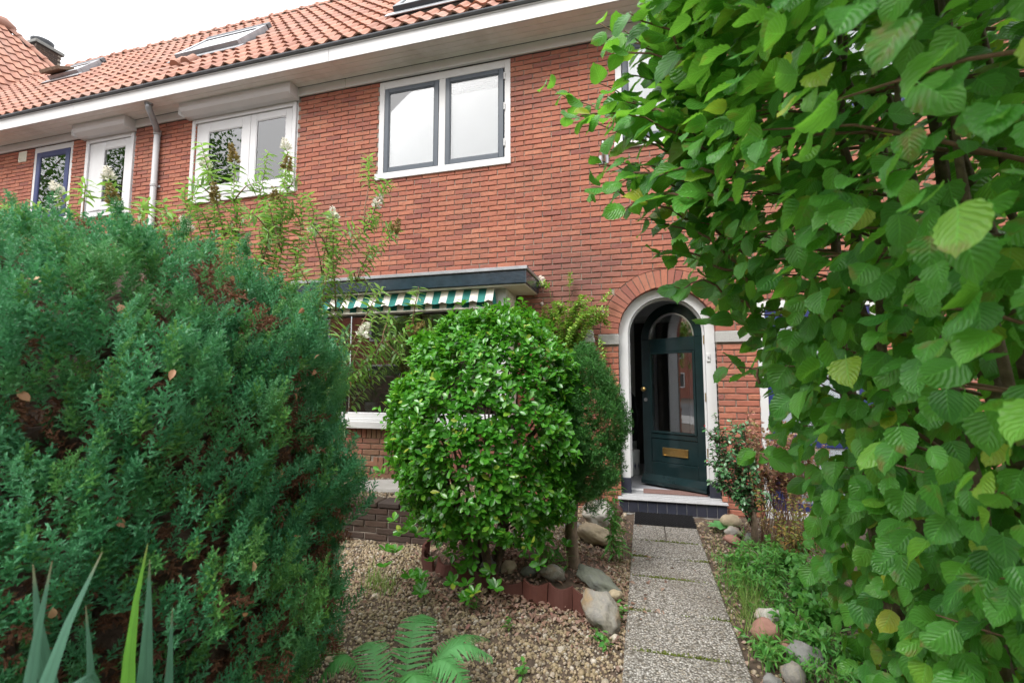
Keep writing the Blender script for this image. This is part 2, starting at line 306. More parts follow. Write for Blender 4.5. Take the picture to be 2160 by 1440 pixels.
class MB:
    def __init__(s): s.v = []; s.f = []; s.t = []; s.m = []; s.cur = 0.; s.mi = 0
    def add(s, V, F):
        b = len(s.v); s.v.extend(tuple(map(float, p)) for p in V); s.t.extend([s.cur]*len(V))
        for f in F: s.f.append(tuple(b+i for i in f)); s.m.append(s.mi)
    def box(s, x0, x1, y0, y1, z0, z1, c=.004):
        """box with chamfered edges"""
        x0, x1 = min(x0, x1), max(x0, x1); y0, y1 = min(y0, y1), max(y0, y1); z0, z1 = min(z0, z1), max(z0, z1)
        c = min(c, (x1-x0)*.3, (y1-y0)*.3, (z1-z0)*.3)
        if c <= 0:
            V = [(x, y, z) for x in (x0, x1) for y in (y0, y1) for z in (z0, z1)]
            s.add(V, [(0, 1, 3, 2), (4, 6, 7, 5), (0, 4, 5, 1), (2, 3, 7, 6), (0, 2, 6, 4), (1, 5, 7, 3)]); return
        lo = (x0, y0, z0); hi = (x1, y1, z1); V = []; ix = {}
        for sx_ in (0, 1):
            for sy in (0, 1):
                for sz in (0, 1):
                    sg = (sx_, sy, sz)
                    for a in range(3):
                        p = [(hi[k] if sg[k] else lo[k]) for k in range(3)]
                        for k in range(3):
                            if k != a: p[k] += -c if sg[k] else c
                        ix[(sg, a)] = len(V); V.append(p)
        F = []
        for a in range(3):
            b, d = (a+1) % 3, (a+2) % 3
            for sa in (0, 1):
                q = []
                for sb, sdd in ((0, 0), (1, 0), (1, 1), (0, 1)):
                    g = [0]*3; g[a] = sa; g[b] = sb; g[d] = sdd; q.append(ix[(tuple(g), a)])
                F.append(tuple(q if sa else q[::-1]))
            for sb in (0, 1):
                for sdd in (0, 1):
                    g0 = [0]*3; g0[a] = 0; g0[b] = sb; g0[d] = sdd; g1 = list(g0); g1[a] = 1; g0 = tuple(g0); g1 = tuple(g1)
                    q = [ix[(g0, b)], ix[(g1, b)], ix[(g1, d)], ix[(g0, d)]]
                    F.append(tuple(q if (sb ^ sdd) == 0 else q[::-1]))
        for sg in [(i, j, k) for i in (0, 1) for j in (0, 1) for k in (0, 1)]:
            q = [ix[(sg, 0)], ix[(sg, 1)], ix[(sg, 2)]]; F.append(tuple(q if sum(sg) % 2 else q[::-1]))
        s.add(V, F)
    def tube(s, pts, rad, n=6, cap=True):
        P = [np.array(p, float) for p in pts]; k = len(P); R = [rad]*k if isinstance(rad, (int, float)) else list(rad)
        V = []; F = []; prev = None
        for i in range(k):
            d = P[min(i+1, k-1)]-P[max(i-1, 0)]; d = d/(np.linalg.norm(d)+1e-9)
            if prev is None:
                a = np.array([1., 0, 0]) if abs(d[0]) < .8 else np.array([0, 1., 0])
            else: a = prev
            a = a-d*(a@d); a /= np.linalg.norm(a)+1e-9; b = np.cross(d, a); prev = a
            for j in range(n):
                t = 2*PI*j/n; V.append(P[i]+R[i]*(math.cos(t)*a+math.sin(t)*b))
        for i in range(k-1):
            for j in range(n):
                j2 = (j+1) % n; F.append((i*n+j, i*n+j2, (i+1)*n+j2, (i+1)*n+j))
        if cap: F.append(tuple(range(n))[::-1]); F.append(tuple((k-1)*n+j for j in range(n)))
        s.add(V, F)
    def lathe(s, prof, c, n=20):
        V = []; F = []
        for r, z in prof:
            for j in range(n): t = 2*PI*j/n; V.append((c[0]+r*math.cos(t), c[1]+r*math.sin(t), c[2]+z))
        for i in range(len(prof)-1):
            for j in range(n): j2 = (j+1) % n; F.append((i*n+j, i*n+j2, (i+1)*n+j2, (i+1)*n+j))
        F.append(tuple(range(n))[::-1]); F.append(tuple((len(prof)-1)*n+j for j in range(n)))
        s.add(V, F)
    def prism(s, poly, y0, y1):
        """polygon in x,z (counter-clockwise seen from -y) extruded along y"""
        n = len(poly); V = [(x, y0, z) for x, z in poly]+[(x, y1, z) for x, z in poly]
        F = [tuple(range(n)), tuple(range(2*n-1, n-1, -1))]+[(i+n, (i+1) % n+n, (i+1) % n, i) for i in range(n)]
        s.add(V, F)
    def band(s, inner, outer, y0, y1, closed=False):
        """solid between two outlines (x,z lists of equal length)"""
        n = len(inner); V = []
        for (a, b), (c, d) in zip(inner, outer): V += [(a, y0, b), (c, y0, d), (c, y1, d), (a, y1, b)]
        F = []
        for i in range(n if closed else n-1):
            p = 4*i; q = 4*((i+1) % n)
            for k in range(4): k2 = (k+1) % 4; F.append((p+k, q+k, q+k2, p+k2))
        if not closed: F.append((0, 1, 2, 3)); e = 4*(n-1); F.append((e+3, e+2, e+1, e))
        s.add(V, F)
    def build(s, name, m, parent=None, smooth=False, tint=False, **k):
        ms = m if isinstance(m, list) else [m]
        me = mesh_np(name, s.v, s.f, tint=s.t if tint else None, smooth=smooth, mats=ms, midx=s.m if len(ms) > 1 else None)
        return put(name, me, parent, **k)
def boxobj(name, m, parent, *b, c=.004, **k):
    mb = MB(); mb.box(*b, c=c); return mb.build(name, m, parent, **k)

# foliage: leaf templates scattered by numpy
def leaf_tpl(shape, nl=7, fold=.12, droop=.18, corr=0., serr=0., cols=(-1, -.5, 0, .5, 1), pet=0.):
    V = []; UV = []; F = []; c = len(cols)
    for i in range(nl+1):
        t = i/nl; w = shape(t)
        if serr and 0 < i < nl: w *= 1+serr*(1 if i % 2 else -1)
        for u in cols:
            z = -droop*t*t + fold*abs(u)*w*2 + (corr*(1 if i % 2 else -1)*abs(u) if 0 < i < nl else 0)
            V.append((u*w, pet+t, z)); UV.append((.5+.5*u, t))
    for i in range(nl):
        for j in range(c-1): F.append((i*c+j, i*c+j+1, (i+1)*c+j+1, (i+1)*c+j))
    if pet:
        b = len(V); V += [(-.012, 0, pet*.35), (.012, 0, pet*.35), (.012, pet, 0), (-.012, pet, 0)]; UV += [(.5, 0)]*4; F.append((b, b+1, b+2, b+3))
    return np.array(V, np.float32), np.array(F, np.int64), np.array(UV, np.float32)
def shp_hazel(t): return .46*(math.sin(PI*min(1, t**.8*.97+.04))**.62)*(1-.30*t)*1.12 if t < .86 else .46*(1-t)*1.55
def shp_oval(t): return .26*math.sin(PI*(t**1.0))**.8+.004
def shp_obov(t): return .25*math.sin(PI*(t**1.35)*.96)**.85+.012
def shp_lance(t): return .115*math.sin(PI*(t**.8))**.9+.003
T_HAZEL = leaf_tpl(shp_hazel, 12, .06, .16, .012, .05, pet=.12)
T_HAZEL2 = leaf_tpl(shp_hazel, 12, -.05, .28, .014, .05, pet=.12)
T_HAZEL3 = leaf_tpl(shp_hazel, 12, .16, .08, .012, .05, pet=.12)
def leaf_var(seed):
    r = np.random.default_rng(seed+300); V, F, UV = leaf_tpl(shp_hazel, 12, r.uniform(-.08, .2), r.uniform(-.05, .35), .008*r.uniform(.4, 1.4), .05, pet=.12); V = V.copy()
    t = np.clip((V[:, 1]-.12), 0, 1); V[:, 0] += r.uniform(-.14, .14)*t**2; tw = r.uniform(-.7, .7)*t; x, z = V[:, 0].copy(), V[:, 2].copy(); V[:, 0] = x*np.cos(tw)-z*np.sin(tw); V[:, 2] = x*np.sin(tw)+z*np.cos(tw)
    V[:, 2] += .05*np.sin(V[:, 0]*r.uniform(4, 9)+r.uniform(0, 6))*np.sin(t*r.uniform(3, 7)); V[:, 0] *= np.where(V[:, 0] > 0, r.uniform(.8, 1.1), r.uniform(.8, 1.1)); return V.astype(np.float32), F, UV
T_HV = [leaf_var(i) for i in range(9)]
T_HAZ_LO = leaf_tpl(shp_hazel, 8, .06, .18, .0, .07, (-1, 0, 1), pet=.12)
T_OBOV = leaf_tpl(shp_obov, 4, .14, .12, cols=(-1, 0, 1))
T_OBOV2 = leaf_tpl(shp_obov, 4, .2, -.06, cols=(-1, 0, 1))
T_LANCE = leaf_tpl(shp_lance, 6, .1, .38, cols=(-1, 0, 1))
T_OVAL = leaf_tpl(shp_oval, 4, .1, .2, cols=(-1, 0, 1))
T_DRY = leaf_tpl(shp_oval, 4, .28, .35, cols=(-1, 0, 1))
T_SIMPLE = (np.array([(0, 0, 0), (.24, .5, .05), (0, 1, -.06), (-.24, .5, .05)], np.float32), np.array([(0, 1, 2, 3)]), np.array([(.5, 0), (1, .5), (.5, 1), (0, .5)], np.float32))
def unit(a): return a/(np.linalg.norm(a, axis=-1, keepdims=True)+1e-9)
def frames(d, nrm):
    """rotation matrices with y=d and z close to nrm"""
    d = unit(np.asarray(d, float)); x = unit(np.cross(d, nrm)); z = np.cross(x, d); return np.stack([x, d, z], -1)
def scatter(tpl, pos, R, sc, tint=None):
    V, F, UV = tpl; N = len(pos); sc = np.broadcast_to(np.asarray(sc, float), (N,))
    P = np.einsum('nij,kj->nki', R, V)*sc[:, None, None]+np.asarray(pos)[:, None, :]
    FF = (F[None]+(np.arange(N)*len(V))[:, None, None]).reshape(-1, F.shape[1])
    tt = rng.random(N) if tint is None else tint
    return P.reshape(-1, 3), FF, np.tile(UV, (N, 1)), np.repeat(tt, len(V))
def scatter_obj(name, parts, m, parent=None, smooth=True):
    V = []; F = []; U = []; T = []; b = 0
    for v, f, u, t in parts: V.append(v); F.append(f+b); U.append(u); T.append(t); b += len(v)
    me = mesh_np(name, np.concatenate(V), np.concatenate(F), np.concatenate(U), np.concatenate(T), smooth, [m]); return put(name, me, parent)
def leaf_parts(name, tpls, pos, R, sc, m, parent):
    ms = [mesh_np(name, t[0], t[1], t[2], None, True, [m]) for t in tpls]
    for i in range(len(pos)):
        mw = np.eye(4); mw[:3, :3] = R[i]*sc[i]; mw[:3, 3] = pos[i]
        put(name, ms[i % len(ms)], parent, mw=Matrix(mw.tolist()))
_cr = np.array([math.cos(YAW), math.sin(YAW), 0]); _cf = np.array([-math.sin(YAW)*math.cos(PITCH), math.cos(YAW)*math.cos(PITCH), math.sin(PITCH)]); _cu = np.cross(_cr, _cf)
def seen(P):
    """how far from the middle of the view and how deep: used only to rank which pieces show largest"""
    q = np.asarray(P, float)-CAM; w = q@_cf; w = np.where(w > .05, w, .05)
    return 1080+FPX*(q@_cr)/w, 720-FPX*(q@_cu)/w, q@_cf

# ------------------------------------------------------------------ setting: ground, road, path
def sheet(name, x0, x1, y0, y1, z, m):
    o = put(name, mesh_np(name, [(x0, y0, z), (x1, y0, z), (x1, y1, z), (x0, y1, z)], [(0, 1, 2, 3)], mats=[m])); tag(o, kind='structure'); return o
sheet('ground', -250, 250, -250, 250, -.03, M['soil'])
M['asphalt'] = plain('asphalt', (.06, .06, .062), .9, .2, 30, .3); M['paving'] = plain('pavement_tile', (.26, .25, .24), .85, .12, 12, .2)
sheet('road', -250, 250, -14, -7.6, -.022, M['asphalt'])
sheet('pavement', -250, 250, -7.5, -5.35, -.018, M['paving'])
# garden soil with low relief
def garden_soil():
    nx, ny = 110, 110; xs = np.linspace(-5, 2.6, nx); ys = np.linspace(-5.2, .02, ny); X, Y = np.meshgrid(xs, ys)
    Z = -.018+.006*np.sin(X*9+Y*5)*np.sin(Y*11-X*3)+rng.normal(0, .003, X.shape)
    bed = np.exp(-(((X+.95)/.62)**2+((Y+1.75)/.5)**2)**2); Z += .085*bed
    bedr = np.clip((X-.62)/.25, 0, 1)*np.clip((Y+3.4)/.5, 0, 1); Z += .035*bedr
    left = np.clip((-.32-X)/.15, 0, 1)*np.clip((Y+1.4)/.3, 0, 1)*np.clip((X+1.5)/.2, 0, 1); Z += .03*left
    V = np.stack([X, Y, Z], -1).reshape(-1, 3); F = [(j*nx+i, j*nx+i+1, (j+1)*nx+i+1, (j+1)*nx+i) for j in range(ny-1) for i in range(nx-1)]
    o = put('garden_bed', mesh_np('garden_bed', V, F, smooth=True, mats=[M['soil']])); tag(o, kind='structure')
    def h(x, y):
        i = np.clip(((np.asarray(x)+5)/7.6*(nx-1)).round().astype(int), 0, nx-1); j = np.clip(((np.asarray(y)+5.2)/5.22*(ny-1)).round().astype(int), 0, ny-1); return Z[j, i]
    return h
gz = garden_soil()
path = tag(bpy.data.objects.new('path', None), kind='structure'); COL.objects.link(path)
ys = [-.05, -.48, -.93, -1.32, -1.71, -2.22, -2.64, -3.22, -3.74, -4.26, -4.78, -5.3]
for i in range(len(ys)-1):
    y1, y0 = ys[i]-.006, ys[i+1]+.006; dz = rng.normal(0, .003)
    cuts = [-.125, .15, .43] if i < 2 else [-.125, .43]
    for a, b in zip(cuts[:-1], cuts[1:]):
        boxobj('slab', M['slab'], path, a+.003, b-.003, y0, y1, -.05, .012+dz, c=.006)

# ------------------------------------------------------------------ houses
CO = .0623; BL = .216; JT = .0095
HOUSES = [('terraced_house', -3.7, .86, 'red brick terraced house with open dark green arched door and striped awning'),
          ('terraced_house', -8.14, -3.7, 'red brick house with white roller shutter boxes above two upstairs windows'),
          ('terraced_house', -13.3, -8.14, 'red brick house with narrow blue framed upstairs window beyond the downpipe'),
          ('terraced_house', .86, 3.6, 'red brick house with blue front door partly hidden by hazel hedge')]
H = [thing(n, lb, 'house', 'row of terraced houses', (0, 0, 0)) for n, a, b, lb in HOUSES]
def house_of(x):
    for i, (n, a, b, lb) in enumerate(HOUSES):
        if a <= x < b: return i
    return 2 if x < 0 else 3
ACX, ACZ, ARI, ARO = .234, 1.834, .485, .668      # door arch
# wall openings x0,x1,z0,z1
OPEN = [(-3.206, -1.445, 3.885, 5.19), (-.228, .66, 3.892, 5.19), (-6.211, -4.445, 3.88, 5.19), (-8.372, -7.392, 3.88, 5.19),
        (-9.627, -8.732, 3.88, 5.19), (-3.85, -1.36, -.1, 2.30), (ACX-ARI, ACX+ARI, -.1, ACZ), (1.095, 2.15, -.1, 2.12), (-12.3, -11.0, 3.9, 5.19), (1.7, 2.6, 3.9, 5.19)]
STONE = [(-.462, ACX-ARI+.01, 1.716, 1.834), (ACX+ARI-.01, 1.06, 1.716, 1.834)]
ZT = 5.192
# mortar backing as boxes around the openings
def wall_back(hi, xa, xb):
    mb = MB(); op = OPEN+[(ACX-ARO, ACX+ARO, ACZ-.001, ACZ+ARO)]
    xs = sorted({xa, xb} | {v for o in op for v in o[:2] if xa < v < xb}); zs = sorted({-.1, ZT} | {v for o in op for v in o[2:] if -.1 < v < ZT})
    for x0, x1 in zip(xs[:-1], xs[1:]):
        run = None
        for z0, z1 in zip(zs[:-1], zs[1:]):
            cx, cz = (x0+x1)/2, (z0+z1)/2; solid = not any(o[0] < cx < o[1] and o[2] < cz < o[3] for o in op)
            if solid: run = [z0, z1] if run is None else [run[0], z1]
            if not solid and run: mb.box(x0, x1, .012, .24, run[0], run[1], c=0); run = None
        if run: mb.box(x0, x1, .012, .24, run[0], run[1], c=0)
    if hi == 0:      # spandrels round the arch
        inn = []; out = []
        for k in range(25):
            t = PI*k/24; c, s_ = math.cos(t), math.sin(t); inn.append((ACX+(ARI+.004)*c, ACZ+(ARI+.004)*s_)); q = ARO/max(abs(c), abs(s_), 1e-6); out.append((ACX+q*c, ACZ+q*s_))
        mb.band(inn, out, .0121, .239)
    mb.build('wall', M['mortar'], H[hi])
for i, (n, a, b, lb) in enumerate(HOUSES): wall_back(i, a, b)
# bricks
def brick_mesh(i):
    """a stretcher with worn, slightly uneven arrises; unit length along x"""
    r = np.random.default_rng(i+50); mb = MB(); mb.box(0, 1, 0, .02, 0, 1, c=0)
    mb = MB(); hx, hz = .5, .5; V = []
    cx, cz = .022, .10
    ring0 = [(0, 0), (.33, 0), (.66, 0), (1, 0), (1, 1), (.66, 1), (.33, 1), (0, 1)]
    ringf = [(cx, cz), (.33, cz), (.66, cz), (1-cx, cz), (1-cx, 1-cz), (.66, 1-cz), (.33, 1-cz), (cx, 1-cz)]
    for x, z in ring0: V.append((x, .02, z))
    for x, z in ring0: V.append((x+r.normal(0, .003), .005, z+r.normal(0, .022)))
    for x, z in ringf: V.append((x+r.normal(0, .006), r.normal(0, .0012), z+r.normal(0, .025)))
    F = []
    for k in range(2):
        for j in range(8): j2 = (j+1) % 8; F.append((k*8+j, k*8+j2, (k+1)*8+j2, (k+1)*8+j))
    F += [(16, 17, 22, 23), (17, 18, 21, 22), (18, 19, 20, 21)]
    return np.array(V), F
BT = [brick_mesh(i) for i in range(8)]
BM = [mesh_np('brick', v, f, mats=[M['brick']]) for v, f in BT]
bricks = [[] for _ in HOUSES]       # (x0,x1,z0,z1,y) per house, or cut polygons
cuts = [[] for _ in HOUSES]
ncourse = int(ZT/CO)+1
for k in range(-1, ncourse):
    z0 = ZT-(ncourse-k)*CO+JT*.5; z1 = z0+CO-JT
    if z1 > ZT+.01 or z1 < .0: continue
    zc = (z0+z1)/2; off = (BL/2)*(k % 2)+.02
    block = [(o[0], o[1]) for o in OPEN+STONE if o[2]-.02 < zc < o[3]+.012]
    inarch = zc > ACZ and zc < ACZ+ARO+.02
    if inarch:
        hw = math.sqrt(max(0, (ARO+.006)**2-(min(abs(z0-ACZ), abs(z1-ACZ)))**2)); block.append((ACX-hw, ACX+hw))
    for hb in (-3.7,): pass
    spans = [(-13.25, 3.55)]
    for a, b in block:
        ns = []
        for s0, s1 in spans:
            if b <= s0 or a >= s1: ns.append((s0, s1)); continue
            if a > s0: ns.append((s0, a))
            if b < s1: ns.append((b, s1))
        spans = ns
    for s0, s1 in spans:
        n0 = math.floor((s0-off)/BL)
        x = off+n0*BL
        while x < s1:
            a, b = max(x, s0), min(x+BL-JT+rng.normal(0, .0012), s1)
            if b-a > .028: bricks[house_of((a+b)/2)].append((a, b, z0+rng.normal(0, .0008), z1, rng.normal(0, .0018)))
            x += BL
        # bricks cut to the curve fill the wedge beside the ring
    if inarch:
        rad = ARO+.006; w0 = math.sqrt(max(0, rad**2-(z0-ACZ)**2)); ztop = min(z1, ACZ+rad); w1 = math.sqrt(max(0, rad**2-(ztop-ACZ)**2))
        if w0-w1 > .012:
            arcp = [(math.sqrt(max(0, rad**2-(zq-ACZ)**2)), zq) for zq in np.linspace(z0, ztop, 6)]
            # right side piece: from the curve out to w0
            right = [(ACX+w0, z1)]+([(ACX+.003, z1)] if ztop < z1 else [])+[(ACX+max(x_, .003), z_) for x_, z_ in arcp[::-1]]
            left = [(2*ACX-x_, z_) for x_, z_ in right][::-1]
            cuts[0] += [right, left]
def blocked(px, py):
    return (px < 620 and py > 470) or (px < 780 and py > 560+max(0, px-620)*1.6) or (px > 1500 and py < 640) or (px > 1640) or (820 < px < 1300 and py > 760) or px < -40 or py < -30
def add_bricks(hi, lst, mesh_list, tmpl, m, plane_y=0., parent=None, limit=300, name='brick'):
    parent = parent or H[hi]
    A = np.array([b[:5] for b in lst])
    if not len(A): return
    ctr = np.stack([(A[:, 0]+A[:, 1])/2, np.full(len(A), plane_y), (A[:, 2]+A[:, 3])/2], -1); px, py, w = seen(ctr)
    score = (A[:, 1]-A[:, 0])/w**2*np.array([0. if blocked(a, b) else 1. for a, b in zip(px, py)])
    order = np.argsort(-score); rest = []; n = 0
    for i in order:
        a, b, z0, z1, dy = A[i]; k = int(rng.integers(len(mesh_list)))
        if n < limit and score[i] > 0:
            o = put(name, mesh_list[k], parent, loc=(a, plane_y+dy, z0)); o.scale = (b-a, 1, z1-z0); n += 1
        else: rest.append((k, a, b, z0, z1, dy))
    if rest:
        mb = MB()
        for k, a, b, z0, z1, dy in rest:
            mb.cur = random.random(); V, F = tmpl[k]; mb.add(V*np.array([b-a, 1, z1-z0])+np.array([a, plane_y+dy, z0]), F)
        o = mb.build('brickwork', m, parent, tint=True); tag(o, kind='stuff')
for hi, lim in ((0, 300), (1, 300), (2, 150), (3, 20)): add_bricks(hi, bricks[hi], BM, BT, M['brick'], limit=lim)
if cuts[0]:
    mb = MB()
    for p in cuts[0]: mb.cur = random.random(); mb.prism(p, .001, .02)
    tag(mb.build('cut_brickwork', M['brick'], H[0], tint=True), kind='stuff')
# arch ring of bricks on edge
NV = 27
for i in range(NV):
    t0 = PI*(i+.06)/NV; t1 = PI*(i+.94)/NV; mb = MB(); ri, ro = ARI+rng.normal(0, .002), ARO+rng.normal(0, .003)
    if i in (0, NV-1): pass
    p = [(ACX+ri*math.cos(t0), ACZ+ri*math.sin(t0)), (ACX+ro*math.cos(t0), ACZ+ro*math.sin(t0)), (ACX+ro*math.cos(t1), ACZ+ro*math.sin(t1)), (ACX+ri*math.cos(t1), ACZ+ri*math.sin(t1))]
    mb.prism(p[::-1] if False else p, -.003+rng.normal(0, .0015), .11); mb.build('arch_brick', M['brick'], H[0])
for a, b, z0, z1 in STONE:
    boxobj('stone_band', M['granite'], H[0], a, b, -.022, .10, z0+.002, z1-.003, c=.006)
# brick reveals at the door opening
mb = MB()
for sx_ in (ACX-ARI-.02, ACX+ARI):
    for k in range(28):
        z0 = .0+k*CO+.004
        if z0+.053 < 1.716: mb.cur = random.random(); mb.box(sx_, sx_+.02, .021, .105, z0, z0+.052, c=.003)
tag(mb.build('reveal_brickwork', M['brick'], H[0], tint=True), kind='stuff')

# ---- windows
def ring(mb, x0, x1, z0, z1, w, y0, y1, wt=None, wb=None):
    wt = wt or w; wb = wb or w
    mb.box(x0, x0+w, y0, y1, z0, z1); mb.box(x1-w, x1, y0, y1, z0, z1)
    mb.box(x0+w, x1-w, y0+.001, y1-.001, z0, z0+wb); mb.box(x0+w, x1-w, y0+.001, y1-.001, z1-wt, z1)
def folds(name, m, parent, x0, x1, y, z0, z1, amp=.012, per=.12):
    n = max(8, int((x1-x0)/.015)); V = []; F = []
    for i in range(n+1):
        x = x0+(x1-x0)*i/n; yy = y+amp*math.sin(x*2*PI/per+.6*math.sin(x*5)); V += [(x, yy, z0), (x, yy, z1)]
    for i in range(n): F.append((2*i, 2*i+2, 2*i+3, 2*i+1))
    return put(name, mesh_np(name, V, F, smooth=True, mats=[m]), parent)
def room(parent, x0, x1, y0, y1, z0, z1, m, name='room'):
    V = [(x, y, z) for x in (x0, x1) for y in (y0, y1) for z in (z0, z1)]
    return put(name, mesh_np(name, V, [(2, 3, 7, 6), (0, 2, 3, 1), (4, 5, 7, 6), (0, 4, 6, 2), (1, 3, 7, 5)], mats=[m]), parent)
def sash(win, x0, x1, z0, z1, w, m, glass, y0=.03, y1=.07, bead=None):
    mb = MB(); ring(mb, x0, x1, z0, z1, w, y0, y1); s = mb.build('sash', m, win)
    boxobj('pane', glass, win, x0+w-.004, x1-w+.004, y0+.015, y0+.021, z0+w-.004, z1-w+.004, c=0)
    mb = MB(); ring(mb, x0+w-.001, x1-w+.001, z0+w-.001, z1-w+.001, .012, y0+.006, y0+.014); mb.build('glazing_bead', bead or m, win)
    return s
# main house, large double casement
mb = MB(); ring(mb, -3.206, -1.445, 3.885, 5.19, .075, .008, .085, .10, .075); mb.box(-2.37, -2.282, .006, .086, 3.961, 5.089); mb.box(-3.235, -1.438, -.022, .007, 3.872, 3.955)
w = mb.build('window', M['white'], H[0])
for a, b in ((-3.122, -2.372), (-2.28, -1.532)):
    sash(w, a, b, 3.966, 5.082, .058, M['slate_paint'], M['glass'], .0, .05)
    mb = MB()
    for k in range(5): mb.box(a+.065, b-.065, .056, .066, 4.90+k*.024, 4.917+k*.024, c=.003)
    for xx in (a+.16, b-.16): mb.box(xx-.02, xx+.02, .055, .0595, 4.895, 5.02, c=.002)
    mb.build('venetian_blind', M['slate_paint'], w)
folds('curtain', M['curtain'], w, -3.16, -1.50, .075, 3.95, 4.905, .006, .55)
for z in (4.10, 4.55, 4.93): boxobj('hinge', M['white'], w, -1.528, -1.512, -.012, .0, z, z+.09)
# main house, window above the door
mb = MB(); ring(mb, -.228, .66, 3.892, 5.19, .07, .008, .085, .10, .075); mb.box(-.25, .68, -.022, .007, 3.88, 3.955); w = mb.build('window', M['white'], H[0])
sash(w, -.15, .585, 3.97, 5.085, .058, M['slate_paint'], M['glass'], .0, .05); folds('curtain', M['curtain'], w, -.19, .63, .075, 4.05, 5.1, .006, .4)
# second house, shutter windows
def shutter_box(parent, x0, x1):
    mb = MB(); pr = [(0.0, 5.150), (-.10, 5.150), (-.165, 5.195), (-.185, 5.235), (-.185, 5.312), (0.0, 5.312)]
    V = [(x0, y, z) for y, z in pr]+[(x1, y, z) for y, z in pr]; n = len(pr)
    mb.add(V, [tuple(range(n)), tuple(range(2*n-1, n-1, -1))]+[(i+n, (i+1) % n+n, (i+1) % n, i) for i in range(n)])
    mb.box(x0-.006, x0-.0005, -.19, 0, 5.146, 5.314, c=.002); mb.box(x1+.0005, x1+.006, -.19, 0, 5.146, 5.314, c=.002)
    s = mb.build('roller_shutter_box', M['upvc'], parent)
    mb = MB()
    mb.box(x0+.05, x0+.11, -.014, .012, 3.90, 5.149); mb.box(x1-.09, x1-.03, -.014, .012, 3.90, 5.149); mb.box(x0+.112, x1-.092, -.012, .010, 5.085, 5.149)
    mb.build('shutter_guide', M['upvc'], s)
def plastic_window(parent, x0, x1, z0, z1, panes, glasses, m=M['upvc']):
    mb = MB(); ring(mb, x0, x1, z0, z1, .09, .014, .085); w = mb.build('window', m, parent)
    for (a, b, sw), g in zip(panes, glasses): sash(w, a, b, z0+.092, z1-.092, sw, m, g, .0, .06)
    boxobj('window_sill', m, w, x0-.01, x1+.01, -.03, .012, z0-.02, z0+.04)
    return w
w = plastic_window(H[1], -6.211, -4.445, 3.885, 5.165, [(-6.12, -5.24, .14), (-5.235, -4.54, .10)], [M['glass_dark'], M['glass']])
folds('curtain', M['curtain_blue'], w, -5.20, -4.5, .085, 3.93, 5.1, .004, .6)
shutter_box(H[1], -6.33, -4.44)
w = plastic_window(H[1], -8.372, -7.392, 3.885, 5.165, [(-8.28, -7.47, .12)], [M['glass_dark']])
mb = MB()
for k in range(26): mb.box(-8.2, -7.5, .10, .125, 4.02+k*.037, 4.024+k*.037, c=0)
mb.build('venetian_blind', M['curtain_blue'], w)
boxobj('window_post', M['upvc'], w, -8.16, -8.02, -.004, .06, 3.98, 5.07)
shutter_box(H[1], -8.47, -7.385)
# third house, blue sash
mb = MB(); ring(mb, -9.627, -8.732, 3.88, 5.19, .06, .008, .085, .09, .08); w = mb.build('window', M['white'], H[2])
sash(w, -9.56, -8.80, 3.965, 5.095, .085, M['blue_paint'], M['glass_dark'], .0, .05)
mb = MB(); ring(mb, -12.3, -11.0, 3.9, 5.19, .07, .008, .085); w = mb.build('window', M['white'], H[2]); sash(w, -12.22, -11.08, 3.98, 5.11, .07, M['blue_paint'], M['glass_dark'], .0, .05)
mb = MB(); ring(mb, 1.7, 2.6, 3.9, 5.19, .07, .008, .085); w = mb.build('window', M['white'], H[3]); sash(w, 1.78, 2.52, 3.98, 5.11, .06, M['blue_paint'], M['glass_dark'], .0, .05)
# rooms behind the windows
room(H[0], -3.68, .84, .25, 3.6, 2.75, 5.22, M['room']); room(H[1], -8.12, -3.72, .25, 3.6, 2.75, 5.22, M['room_dark']); room(H[2], -13.2, -8.16, .25, 3.6, 2.75, 5.22, M['room_dark']); room(H[3], .88, 3.5, .25, 3.6, 2.75, 5.22, M['room_dark'])
